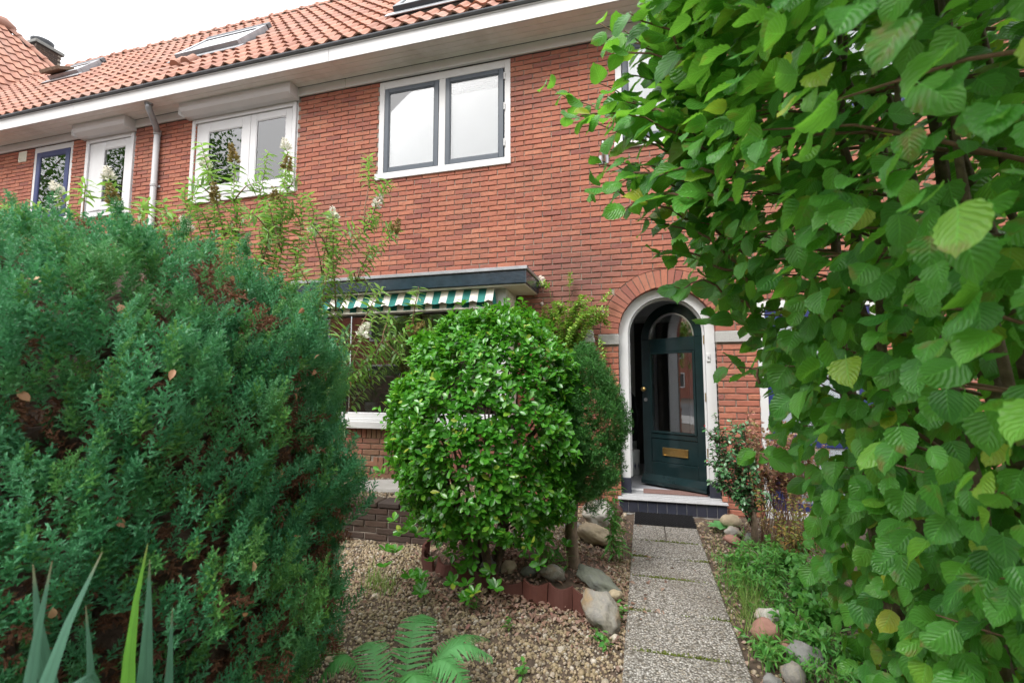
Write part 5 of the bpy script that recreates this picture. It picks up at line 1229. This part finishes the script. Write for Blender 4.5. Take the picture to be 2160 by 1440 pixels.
for tx, ty, tz in ((-.58, -.22, .20), (-.35, -.30, .12), (.02, -.36, .12), (.12, -.33, .16), (-.30, -.42, .10), (.05, -.48, .08), (.35, -.25, .25), (-.62, -.1, .35), (.5, .0, .45), (.30, -.1, .38), (-.45, -.35, .3), (.45, .12, .32), (.15, -.2, .5), (-.2, -.35, .45)):      # low suckers near the edging
    for q in range(3):
        ax = unit(np.array([0, -.3, 1])+rng.normal(0, .3, 3)); c = np.array([tx, ty, tz])+rng.normal(0, .04, 3); u = unit(np.cross(ax, [.3, .8, .2])); v = np.cross(ax, u)
        for j in range(6): a = j*2.4+q; s_ = u*math.cos(a)+v*math.sin(a); P.append(c); D.append(ax*.4+s_*.8); NN.append(ax+rng.normal(0, .2, 3)); SZ.append(.062*rng.uniform(.8, 1.15))
P = np.array(P); R = frames(np.array(D), np.array(NN)); SZ = np.array(SZ)
px, py, w_ = seen(P+np.array(rs.location)); sc = SZ/w_*np.clip(-(np.array(R)[:, :, 2]@unit(P.mean(0)-P.mean(0)+_cf)), .15, 1)*np.clip(1.5-(P[:, 1]+.62), .3, 2)
od = np.argsort(-sc); a, b = od[:300], od[300:]
leaf_parts('leaf', [T_OBOV, T_OBOV2], P[a], R[a], SZ[a], M['euonymus'], rs)
tag(scatter_obj('foliage', [scatter(T_OBOV, P[b[::2]], R[b[::2]], SZ[b[::2]]), scatter(T_OBOV2, P[b[1::2]], R[b[1::2]], SZ[b[1::2]])], M['euonymus'], rs), kind='stuff')
mb = MB()
for i in range(16):
    a = 2*PI*i/16+rng.normal(0, .2); r1 = rng.uniform(.2, .58); mb.tube(arch_stem((.07*math.cos(a)+rng.normal(0, .03), -.06+.06*math.sin(a), .0), (r1*math.cos(a), r1*.85*math.sin(a), rng.uniform(.75, 1.35)), .06, 8, .018), [.018*(1-.09*k) for k in range(8)], 6)
for i in range(70):
    p, nr = shrub_surf(1, .97)
    if len(p): q = p[0]*np.array([.45, .45, .75]); mb.tube(arch_stem(q, p[0], .02, 4, .012), [.008, .006, .004, .002], 4)
mb.build('branches', M['bark_dark'], rs, smooth=True)
# ---- small clipped conifer with bare trunk
sc_ = thing('small_conifer', 'small dark green clipped conifer on a bare trunk beside the shrub', 'tree', None, (-.48, -1.80, 0))
mb = MB(); mb.tube([(.005, -.01, -.03), (.0, 0, .03), (-.015, .0, .12), (-.03, .01, .28), (-.02, .02, .42), (.0, .02, .6), (.03, .02, .9)], [.062, .048, .043, .042, .040, .036, .02], 10)
for k in range(14): a = rng.uniform(0, 2*PI); z = rng.uniform(.35, .9); mb.tube(arch_stem((0, .02, z), (.2*math.cos(a), .2*math.sin(a), z+.2), .0, 4, .01), [.009, .007, .005, .003], 4)
mb.build('trunk', M['bark'], sc_, smooth=True)
parts = []
for i, t in enumerate(SPS):
    for sh, N in ((1., 1250), (.85, 700), (.62, 300)):
        v = unit(rng.normal(0, 1, (N, 3))); lump = 1+.10*np.sin(v[:, 0]*8+v[:, 2]*7)+.08*np.sin(v[:, 2]*11+v[:, 1]*9); p = v*np.array([.25, .27, .47])*lump[:, None]*sh+np.array([.065, -.07, 1.02]); k = v[:, 1] < .5; p, v = p[k], v[k]
        d = v*.9+np.array([0, 0, .35])+rng.normal(0, .35, v.shape); parts.append(scatter(t, p, frames(d, v), .060*rng.uniform(.6, 1.3, len(p))))
tag(scatter_obj('crown', parts, M['thuja'], sc_, smooth=False), kind='stuff')
# ---- butterfly bush behind the conifer
bu = thing('butterfly_bush', 'loose butterfly bush with white flower spikes rising behind the conifer', 'shrub', None, (-3.0, -2.1, 0))
tips = [(-3.05, -1.735, 3.40), (-3.18, -1.82, 3.36), (-3.35, -2.0, 3.20), (-3.49, -2.15, 3.10), (-3.66, -2.37, 2.76), (-3.83, -2.6, 2.66), (-4.15, -2.75, 2.70), (-2.89, -1.7, 3.0), (-2.14, -1.42, 2.66), (-2.285, -1.5, 2.88), (-2.5, -1.78, 2.35), (-1.85, -1.69, 1.72), (-2.08, -1.97, 1.66), (-1.66, -1.6, 1.76), (-3.94, -2.78, 2.25), (-2.75, -1.75, 2.6), (-3.1, -2.15, 2.45), (-3.3, -2.2, 2.75), (-3.45, -2.3, 2.5), (-4.5, -2.9, 2.62), (-3.0, -1.9, 2.85), (-4.3, -2.8, 2.4), (-3.7, -2.5, 2.5), (-2.95, -1.85, 3.15), (-2.6, -1.65, 2.75), (-1.95, -1.8, 1.60), (-4.6, -2.9, 2.5), (-3.9, -2.6, 2.85), (-3.55, -2.2, 2.9)]
stems = []
for t in tips:
    t = np.array(t)-np.array(bu.location); b = np.array([rng.normal(0, .12), rng.normal(0, .12), .0]); stems.append(arch_stem(b, t, .28 if t[0] > .5 else .12, 9, .03))
side = []
for st_ in stems:
    for k in range(5):
        i = rng.integers(4, 8); q = st_[i]; d = unit(np.array(st_[-1])-np.array(st_[0])); e = q+d*.15+rng.normal(0, .16, 3)+np.array([0, 0, .12]); side.append(arch_stem(q, e, .04, 5, .008))
stems_plant(bu, stems+side, M['twig'], M['buddleia'], [T_LANCE], .12, 27, .75, .008, .30, 300, 5, 2, .3, .58)
def panicle(p, d, L_, m, obj, name):
    n = int(120*L_/.15); t = rng.random(n); d = unit(np.array(d)); rr = .030*(1-.75*t)+.005; u = unit(np.cross(d, [.2, .9, .3])); v = np.cross(d, u); a = rng.uniform(0, 2*PI, n)
    s_ = np.outer(np.cos(a), u)+np.outer(np.sin(a), v); P_ = np.array(p)+np.outer(t*L_, d)+s_*rr[:, None]*.3; o = scatter_obj(name, [scatter(T_SIMPLE, P_, frames(s_+d*.4, rng.normal(0, 1, (n, 3))), rr*1.6)], m, obj); return o
for i, st_ in enumerate(stems):
    p, d = np.array(st_[-1]), np.array(st_[-1])-np.array(st_[-2]); d = unit(d)+np.array([.25*(1 if i % 2 else -1), -.1, .1])
    if i % 3 == 2: panicle(p, d, rng.uniform(.13, .19), M['seedhead'], bu, 'spent_flower_spike')
    elif i % 3 == 0: panicle(p, d, rng.uniform(.10, .15), M['blossom'], bu, 'flower_spike')
# ---- climber on the wall by the door
vi = thing('climbing_plant', 'yellow green climber on the brick wall left of the door arch', 'climbing plant', None, (-.85, -.06, 0))
stems = []
for k in range(34):
    tx = rng.uniform(-1.12, -.33); tz = 1.86+.40*math.sin(PI*min(1, max(0, (tx+1.2)/.95)))*rng.uniform(.55, 1.05); b = np.array([rng.normal(-.02, .05), 0, .2]); m_ = np.array([rng.uniform(-.12, .12), -.03-rng.random()*.06, 1.5]); e = np.array([tx+.85, -.05-.12*rng.random(), tz]); stems.append([b, (b+m_)/2+rng.normal(0, .02, 3), m_, (m_+e)/2+np.array([0, -.05, .12])+rng.normal(0, .03, 3), e, e+np.array([rng.normal(.03, .05), -.02, -.04+rng.normal(0, .04)])])
stems += [[(.2, -.05, 1.9), (.42, -.06, 1.78), (.46, -.05, 1.62), (.44, -.05, 1.52)], [(.3, -.05, 2.1), (.48, -.05, 2.2), (.55, -.05, 2.28)], [(-.1, -.05, 2.2), (-.12, -.04, 2.35), (-.2, -.03, 2.42), (-.28, -.03, 2.40)], [(.35, -.05, 1.95), (.50, -.06, 1.95), (.52, -.05, 1.88)], [(.1, -.05, 2.2), (.1, -.03, 2.4), (.12, -.03, 2.52)]]
stems_plant(vi, stems, M['greenstem'], M['vine'], [T_OVAL], .056, 46, .7, .004, .25, 0, 9, 2, .3, .45)
# ---- holly with berries, right of the door
ho = thing('holly_bush', 'upright holly with small glossy leaves and red berries beside the door', 'bush', None, (.80, -1.0, 0))
mb = MB(); mb.tube([(0, 0, -.02), (.0, .0, .25), (-.02, .02, .45)], [.03, .024, .018], 7); mb.build('trunk', M['bark'], ho, smooth=True)
stems = []
for tx, ty, tz in ((-.30, .05, .81), (-.24, .15, 1.06), (-.12, .05, .99), (-.03, .1, .95), (-.27, -.05, .62), (-.20, .0, .72), (.05, .15, .80), (-.1, .2, 1.02), (-.33, .0, .7), (-.15, -.1, .5), (.02, -.05, .6), (-.26, .1, .92), (-.3, .12, .5), (-.12, .1, .85)):
    s_ = arch_stem((0, .0, .15+.15*rng.random()), (tx, ty, tz), .02, 7, .015); stems.append(s_)
    for k in range(6): i = rng.integers(2, 6); q = s_[i]; stems.append(arch_stem(q, q+np.array([rng.normal(0, .08), rng.normal(0, .08), .08+.06*rng.random()]), .0, 4, .004))
HP = stems_plant(ho, stems, M['bark_dark'], M['holly'], [T_OVAL], .052, 95, .8, .006, .2, 0, 11, 1, .3, .2)
mb = MB()
for i in range(60):
    c = HP[rng.integers(len(HP))]+rng.normal(0, .008, 3)
    if c[2] > .35: mb2 = MB(); mb2.lathe([(.002, -.006), (.006, -.003), (.007, 0), (.005, .004), (.001, .006)], c, 6); mb.add(mb2.v, mb2.f)
tag(mb.build('berries', M['berry'], ho, smooth=True), kind='stuff')
# ---- pink tinged twiggy shrub
pk = thing('spirea_shrub', 'twiggy shrub with pinkish foliage between the holly and the blue door', 'shrub', None, (1.0, -.88, 0))
stems = []
for k in range(64):
    tx = rng.uniform(-.18, .34); ty = rng.uniform(-.15, .35); tz = .92-.42*max(0, tx-.05)-.3*abs(ty-.15)+rng.normal(0, .05); s_ = arch_stem((rng.normal(0, .07), rng.normal(0, .06), 0), (tx, ty, tz), .08, 7, .012); stems.append(s_)
    for q in range(2): i = rng.integers(3, 7); stems.append(arch_stem(s_[i], np.array(s_[i])+np.array([rng.normal(0, .07), rng.normal(0, .07), .05]), .02, 4, .004))
stems_plant(pk, stems, M['twig'], M['spirea'], [T_OVAL], .040, 80, .75, .0035, .2, 0, 15, 1, .3, .5)
pa = thing('twiggy_bush', 'thin twiggy bush with yellow and red tinged leaves behind the hazel', 'bush', None, (1.0, -1.4, 0))
stems = []
for k in range(40):
    e = np.array([rng.uniform(-.25, .35), rng.uniform(-.25, .3), rng.uniform(.25, .68)]); s_ = arch_stem((rng.normal(0, .08), rng.normal(0, .08), 0), e, .05, 6, .012); stems.append(s_)
stems_plant(pa, stems, M['twig'], M['autumn'], [T_OVAL], .036, 62, .75, .003, .2, 0, 17, 1, .3, .25)
# ---- weeds right of the path, one by one
WE = [(.66, -1.55, .20, .04, 'low leafy weed at the path edge level with the white upright stone'), (.78, -1.70, .26, .05, 'tallest leafy weed in the patch right of the path'), (.64, -1.82, .17, .045, 'bushy weed where the weed patch meets the path'), (.84, -1.95, .22, .05, 'spreading weed against the lower hazel leaves'), (.72, -2.02, .15, .045, 'weed in front of the grass tuft right of the path'), (.62, -1.28, .10, .04, 'small flat weed on the path edge below the holly'), (.90, -1.50, .24, .05, 'weed with pale shoots right under the holly trunk'), (.56, -2.52, .10, .05, 'rosette weed in front of the rounded reddish stone'), (.62, -2.62, .12, .045, 'leafy weed between the grey stone and the path'), (.78, -2.42, .10, .04, 'weed with lobed leaves behind the dark grey stone'), (.73, -1.15, .16, .035, 'thin upright weed just below the holly trunk'), (.80, -2.75, .10, .04, 'low weed under the nearest hazel leaves'), (.92, -2.15, .16, .05, 'weed deep in the bed under the middle hazel leaves'), (.98, -1.78, .20, .045, 'weed between the twiggy bush and the hazel hedge'), (.90, -1.22, .15, .045, 'weed at the right foot of the holly trunk'), (.70, -2.25, .12, .05, 'weed just behind the whitish boulder'), (.58, -1.66, .10, .04, 'small weed on the path edge beside the grass tuft'), (.86, -2.55, .12, .05, 'weed to the right of the round dark grey stone')]
for i, (x, y, h, ls, lb_) in enumerate(WE):
    z = float(gz(x, y)); wd = thing('weed', lb_, 'weed', 'weeds right of the path', (x, y, z))
    stems = [arch_stem((rng.normal(0, .015), rng.normal(0, .015), 0), (rng.normal(0, .09), rng.normal(0, .09), h*rng.uniform(.5, 1.15)), .02, 5, .006) for k in range(15)]
    stems_plant(wd, stems, M['greenstem'], M['weed'], [T_LANCE if i % 3 else T_OVAL], ls*1.3, 105, .75, .0025, .15, 0, 20+i, 1, .3, .1)
wk = thing('broad_leaf_plant', 'plant with broad soft pale green leaves at the step corner', 'plant', None, (.64, -.45, .02))
P = np.zeros((7, 3)); a = np.linspace(0, 2*PI, 8)[:-1]; R = frames(np.stack([np.cos(a), np.sin(a), np.full(7, .45)], -1), np.tile([0, 0, 1.], (7, 1))); leaf_parts('leaf', [leaf_tpl(shp_oval, 6, .1, .25)], P, R, rng.uniform(.13, .17, 7), M['fern'], wk)
bw = thing('tall_weed', 'tall drooping weed with long narrow leaves at the left path edge', 'weed', None, (-.24, -1.45, 0))
stems = [arch_stem((rng.normal(0, .03), rng.normal(0, .03), 0), (rng.normal(-.02, .07), rng.normal(.02, .05), rng.uniform(.25, .62)), .04, 6, .012) for k in range(11)]
stems_plant(bw, stems, M['greenstem'], M['weed'], [T_LANCE], .085, 40, .7, .003, .5, 0, 44, 1, .25, .1)
bw = thing('tall_weed', 'bushy weed with lance shaped leaves between the shrub and the conifer trunk', 'weed', None, (-.62, -1.9, .05))
stems = [arch_stem((rng.normal(0, .05), rng.normal(0, .04), 0), (rng.normal(.0, .12), rng.normal(0, .06), rng.uniform(.15, .42)), .03, 6, .012) for k in range(12)]
stems_plant(bw, stems, M['greenstem'], M['weed'], [T_LANCE], .10, 24, .7, .003, .4, 0, 45, 1, .25, .1)
for i, (x, y, lb_) in enumerate(((-.72, -2.62, 'seedling with a few oval leaves on the gravel below the edging'), (-.55, -2.95, 'seedling on the gravel near the bottom edge of the view'), (-.28, -2.56, 'seedling growing left of the large pale pointed rock'), (-.98, -2.45, 'seedling in the leaf litter left of the others'), (-.16, -2.30, 'seedlings at the path edge beside the large pale rock'), (-.2, -2.66, 'grassy seedling at the front of the large pale rock'))):
    wd = thing('seedling', lb_, 'weed', 'seedlings on the gravel', (x, y, float(gz(x, y))))
    stems = [arch_stem((0, 0, 0), (rng.normal(0, .03), rng.normal(0, .03), .05+.04*rng.random()), .0, 4, .003) for k in range(3)]; stems_plant(wd, stems, M['greenstem'], M['weed'], [T_OVAL], .05, 60, .8, .002, .1, 0, 60+i, 1, .2, .3)
# ---- hazel hedge on the right
hz = thing('hazel_hedge', 'tall hazel hedge with large toothed leaves filling the right side', 'hedge', None, (1.1, -3.7, 0))
HL = np.array(hz.location)
ZF = np.array([0, .3, .6, .97, 1.23, 1.49, 1.7, 1.85, 2.05, 2.3, 2.7, 3.3]); XF = np.array([.88, .85, .78, .68, .58, .52, .40, .32, .26, .24, .20, .12])
def face(y, z): return np.interp(z, ZF, XF)+.05*(y+3.2)*.6+.03*np.sin(y*6+z*4)+.02*np.sin(z*9-y*5)
P = []; D = []; NN = []; SZ = []
def add_leaves(N, dlo, dhi, yr=(-5.0, -2.55), zr=(.05, 3.3), size=(.055, .10)):
    y = rng.uniform(*yr, N); z = rng.uniform(*zr, N); dep = rng.uniform(dlo, dhi, N); x = face(y, z)+dep
    out = np.stack([-np.ones(N), np.full(N, -.55), np.zeros(N)], -1); hi = np.clip((z-1.55)/.7, 0, 1)[:, None]
    nr = unit(out*(.85-.5*hi)+np.array([0, 0, 1.])*(.75+.55*hi)+rng.normal(0, .5, (N, 3)))
    d = np.array([-.45, -.25, -.75])*(1-.72*hi)+np.array([-.75, -.2, -.08])*hi+rng.normal(0, .36, (N, 3))
    P.append(np.stack([x, y, z], -1)); D.append(d); NN.append(nr); SZ.append(rng.uniform(*size, N)*np.clip(1.0+.1*hi[:, 0], .8, 1.2))
add_leaves(2500, -.05, .12, zr=(.05, 3.7), size=(.055, .104)); add_leaves(3000, .12, .5, zr=(.05, 3.8), size=(.05, .09)); add_leaves(4200, .45, 1.5, zr=(.05, 3.9), size=(.08, .12)); add_leaves(2600, -.02, 1.3, yr=(-4.6, -2.35), zr=(2.0, 3.9), size=(.055, .09))
# far end of the hedge
N = 2800; z = rng.uniform(.1, 3.8, N); y = -2.5+rng.uniform(-.16, .16, N); x = face(y, z)+.05+2.0*rng.random(N)**1.3; P.append(np.stack([x, y, z], -1)); D.append(np.array([-.3, .2, -.6])+rng.normal(0, .4, (N, 3))); NN.append(np.array([-.3, -.5, .8])+rng.normal(0, .4, (N, 3))); SZ.append(rng.uniform(.05, .085, N))
# arching sprays over the path
sp = MB()
SPRAYS = [((0.45, -3.0, 2.05), (-0.426, -3.075, 2.71)), ((0.4, -2.95, 2.1), (-0.246, -3.182, 2.447)), ((0.45, -3.0, 1.95), (-0.197, -3.141, 2.25)), ((0.42, -3.0, 1.85), (-0.197, -3.157, 2.144)), ((0.4, -3.1, 2.4), (-0.148, -3.305, 2.775)), ((0.35, -3.2, 2.3), (-0.041, -3.387, 2.652)), ((0.4, -3.1, 2.2), (-0.098, -3.346, 2.431)), ((0.42, -3.1, 1.75), (-0.016, -3.182, 1.972)), ((0.42, -3.1, 1.7), (0.049, -3.141, 1.832)), ((0.45, -3.0, 1.6), (0.131, -3.141, 1.693)), ((0.5, -2.9, 1.5), (0.285, -2.728, 1.604)), ((0.35, -3.3, 2.4), (0.041, -3.633, 2.693)), ((0.3, -3.4, 2.3), (-0.016, -3.674, 2.488)), ((0.35, -3.2, 2.1), (-0.066, -3.469, 2.283)), ((0.4, -3.0, 2.0), (-0.066, -3.264, 2.185)), ((0.4, -3.0, 2.2), (-0.164, -3.223, 2.57)), ((0.5, -2.8, 1.3), (0.399, -2.633, 1.376)), ((0.55, -2.8, 0.9), (0.494, -2.633, 0.967)), ((0.4, -3.1, 2.3), (-0.041, -3.305, 2.529)), ((0.35, -3.3, 2.6), (-0.082, -3.551, 2.857)), ((0.3, -3.5, 2.5), (0.0, -3.797, 2.611)), ((0.3, -3.4, 2.2), (-0.3, -3.25, 2.42)), ((0.3, -3.45, 2.0), (-0.2, -3.2, 2.12)), ((0.3, -3.4, 2.3), (-0.12, -3.35, 2.62)), ((0.3, -3.5, 1.9), (-0.05, -3.3, 1.98))]
for b, e in SPRAYS:
    A = np.array(arch_stem(b, e, .05, 9, .01)); sp = MB(); sp.tube(A-HL, [.007*(1-.09*k) for k in range(9)], 5); sp.build('twig', M['twig'], hz, smooth=True); L_ = np.linalg.norm(A[-1]-A[0]); n = int(L_*19)+2
    for k in range(n):
        t = .12+.88*(k+.5)/n; i = min(int(t*8), 7); f = t*8-i; p = A[i]*(1-f)+A[i+1]*f; d = unit(A[i+1]-A[i]); s_ = unit(np.cross(d, [0, 0, 1.]))*(1 if k % 2 else -1)
        P.append((p+rng.normal(0, .006, 3))[None]); D.append((s_*.8+d*.5+np.array([0, 0, -.22])+rng.normal(0, .22, 3))[None]); NN.append((np.array([-.1, -1.0, .7])+rng.normal(0, .35, 3))[None]); SZ.append(np.array([.112*rng.uniform(.75, 1.2)*(1-.35*(k/n)**3)]))
P = np.concatenate(P); D = np.concatenate(D); NN = np.concatenate(NN); SZ = np.concatenate(SZ)
SZ = SZ*np.clip(.55+.35*(np.linalg.norm(P-CAM, axis=1)-.6), .72, 1.0)
R = frames(D, NN); px, py, w_ = seen(P); facing = np.abs(np.einsum('ni,ni->n', R[:, :, 2], unit(P-CAM)))
inn = (px > 0) & (px < 2180) & (py > -30) & (py < 1470) & (w_ > .3); dist = np.linalg.norm(P-CAM, axis=1)
keepm = ~((dist < .55)); depth = P[:, 0]-face(P[:, 1], P[:, 2]); sc = SZ/np.maximum(w_, .3)*(facing+.2)*inn*np.where(depth < .06, 1, .25)*keepm
od = np.argsort(-sc); od = od[keepm[od]]; a, b = od[:300], od[300:]
leaf_parts('leaf', T_HV, P[a]-HL, R[a], SZ[a], M['hazel'], hz)
isf = (depth < .12)&(w_ < 2.9); mid = b[isf[b]]; far = b[~isf[b]]
tag(scatter_obj('foliage', [scatter(T_HV[i], P[mid[i::9]]-HL, R[mid[i::9]], SZ[mid[i::9]]) for i in range(9)]+[scatter(T_HAZ_LO, P[far]-HL, R[far], SZ[far])], M['hazel'], hz), kind='stuff')
mb = MB()
for i in range(22):
    y0 = rng.uniform(-1.2, 1.1); x0 = rng.uniform(-.15, .35); e = (x0-rng.uniform(.05, .5), y0+rng.normal(0, .2), rng.uniform(2.2, 3.2)); mb.tube(arch_stem((x0, y0, -.03), e, .0, 8, .035), [rng.uniform(.016, .03)*(1-.1*k) for k in range(8)], 7)
for x0, y0 in ((.0, .75), (.12, .35), (-.05, 1.0)): mb.tube(arch_stem((x0, y0, -.03), (x0-.25, y0+.1, 2.4), .0, 8, .03), [.045, .042, .04, .036, .03, .024, .018, .012], 8)
mb.build('trunk', M['bark'], hz, smooth=True)
mb = MB()
for i in range(70):
    y0 = rng.uniform(-1.2, 1.2); z0 = rng.uniform(.3, 2.6); x1 = float(face(y0-3.7, z0+.2))-1.1+.05; mb.tube(arch_stem((rng.uniform(-.1, .3), y0, z0), (x1, y0+rng.normal(0, .15), z0+rng.uniform(.05, .35)), .03, 5, .015), [.008, .007, .006, .004, .002], 4)
mb.build('branches', M['twig'], hz, smooth=True)
# ------------------------------------------------------------------ window plants and pots in the bay
pp = thing('potted_palm', 'small palm in white patterned pot on the bay window sill', 'potted plant', None, (-3.02, -.30, .985))
mb = MB(); mb.lathe([(.042, 0), (.062, .02), (.074, .055), (.070, .095), (.060, .115), (.052, .112)], (0, 0, 0), 22); mb.build('pot', M['pot'], pp, smooth=True)
mb = MB()
for az in (-1.95, -1.15):
    for rr in (.012, .022):
        for k in range(10):
            t = 2*PI*k/10; a_ = az+rr*math.cos(t)/.075; z = .058+rr*math.sin(t); r_ = .0765; da = .0035/.075
            mb.add([(r_*math.cos(a_-da), r_*math.sin(a_-da), z), (r_*math.cos(a_), r_*math.sin(a_), z-.0035), (r_*math.cos(a_+da), r_*math.sin(a_+da), z), (r_*math.cos(a_), r_*math.sin(a_), z+.0035)], [(0, 1, 2, 3)])
mb.build('pot_pattern', M['pot_mark'], pp)
def palm(obj, n, L_, z0, m):
    for k in range(n):
        a = 2*PI*k/n+rng.normal(0, .2); e = np.array([L_*.7*math.cos(a), L_*.7*math.sin(a)*.6+.1, z0+L_*rng.uniform(.3, .9)]); A = np.array(arch_stem((0, 0, z0), e, L_*.25, 8, .0)); V = []; F = []
        for i in range(1, 8):
            for u in (0, .33, .66):
                p = A[i-1]*(1-u)+A[i]*u; d = unit(A[i]-A[i-1]); s_ = unit(np.cross(d, [0, 0, 1]))
                for sg in (-1, 1): q = p+(s_*sg*.8+d*.5-np.array([0, 0, .35]))*L_*.28*(1-.08*i); w_ = d*.006; b = len(V); V += [p-w_, p+w_, q+w_*.3, q-w_*.3]; F.append((b, b+1, b+2, b+3))
        put('frond', mesh_np('frond', V, F, np.zeros((len(V), 2)), None, False, [m]), obj)
palm(pp, 8, .26, .11, M['weed'])
p2 = thing('house_palm', 'dark leafy palm standing inside behind the bay window', 'potted plant', None, (-3.1, .35, .02))
mb = MB(); mb.lathe([(.12, 0), (.16, .3), (.15, .31)], (0, 0, 0), 16); mb.tube([(0, 0, .3), (0, 0, .9)], .02, 6); mb.build('pot', M['room_dark'], p2); palm(p2, 12, .55, .85, M['holly'])
pf = thing('picture_frame', 'dark picture frame on the living room wall behind the bay glass', 'picture', None, (-2.25, 3.9, 1.35)); mb = MB(); ring(mb, -.3, .3, -.3, .35, .04, 0, .03); mb.box(-.26, .26, .01, .02, -.26, .31, c=0); mb.build('frame', M['room_dark'], pf)
# ------------------------------------------------------------------ trees over the road, seen in the window panes
def street_tree(x, y, h, r_, lb_):
    t = thing('street_tree', lb_, 'tree', 'trees across the road', (x, y, 0))
    mb = MB(); mb.tube([(0, 0, -.03), (0, 0, h*.3), (.1, .1, h*.6), (.1, 0, h*.9)], [.25, .2, .14, .05], 8)
    for k in range(9): a = rng.uniform(0, 2*PI); z = h*rng.uniform(.3, .7); mb.tube(arch_stem((0, 0, z), (r_*.8*math.cos(a), r_*.8*math.sin(a), z+h*.2), .1, 5, .05), [.08, .06, .045, .03, .015], 5)
    mb.build('trunk', M['bark'], t, smooth=True); parts = []
    for k in range(64):
        v = unit(rng.normal(0, 1, 3)); c = np.array([0, 0, h*.66])+v*np.array([r_, r_, h*.36])*rng.uniform(.3, 1); n = 90; p = c+rng.normal(0, r_*.22, (n, 3)); parts.append(scatter(T_SIMPLE, p, frames(rng.normal(0, 1, (n, 3)), rng.normal(0, 1, (n, 3))+np.array([0, 0, .8])), rng.uniform(.18, .34, n)))
    tag(scatter_obj('crown', parts, M['tree'], t), kind='stuff')
for x, y, h, r_ in ((-21.5, -12.5, 16, 3.0), (-27.5, -13.5, 17.0, 3.8), (-35, -13.0, 17, 4.2), (-8.5, -17.5, 7.0, 2.6), (1.5, -17, 6.5, 2.8)): street_tree(x, y, h, r_, {-21.5: 'tall street tree mirrored in the left pane below the wide roller shutter', -27.5: 'tall street tree mirrored in the narrow window with roller shutter', -35: 'tall street tree mirrored in the blue framed window', -8.5: 'low broad tree across the road mirrored in the bay window', 1.5: 'low tree across the road straight opposite the front door'}[x])

oh = thing('opposite_house', 'brick house across the road mirrored in the bay window', 'house', None, (-6, -21, 0))
boxobj('wall', M['brick'], oh, -40, 20, -3, 0, -.05, 6.2, c=.02)
mb = MB(); mb.add([(-40.4, .4, 6.2), (20.4, .4, 6.2), (20.4, -3.5, 9.6), (-40.4, -3.5, 9.6), (-40.4, -6, 6.2), (20.4, -6, 6.2)], [(0, 1, 2, 3), (3, 2, 5, 4), (0, 3, 4), (1, 5, 2)]); mb.build('roof', M['tile'], oh)
for k in range(11):
    for z in (1.0, 3.9):
        mb = MB(); x0 = -35+k*5; ring(mb, x0, x0+2.2, z, z+1.5, .12, .001, .06); f = mb.build('window', M['white'], oh); boxobj('pane', M['room_dark'], f, x0+.12, x0+2.08, .002, .02, z+.12, z+1.38, c=0)
hd = thing('garden_hedge', 'clipped green hedge across the road', 'hedge', None, (-4, -15.5, 0))
boxobj('stems', M['bark_dark'], hd, -14, 14, -.35, .35, -.03, 1.7, c=.05)
n = 9000; p = np.stack([rng.uniform(-14.2, 14.2, n), rng.uniform(-.5, .5, n), rng.uniform(0, 2.0, n)], -1)
tag(scatter_obj('foliage', [scatter(T_SIMPLE, p, frames(rng.normal(0, 1, (n, 3)), rng.normal(0, 1, (n, 3))), rng.uniform(.12, .22, n))], M['tree'], hd), kind='stuff')
if __import__('os').environ.get('TRIS'): print('TRIS', sum(sum(p.loop_total-2 for p in o.data.polygons) for o in bpy.data.objects if o.type == 'MESH'))
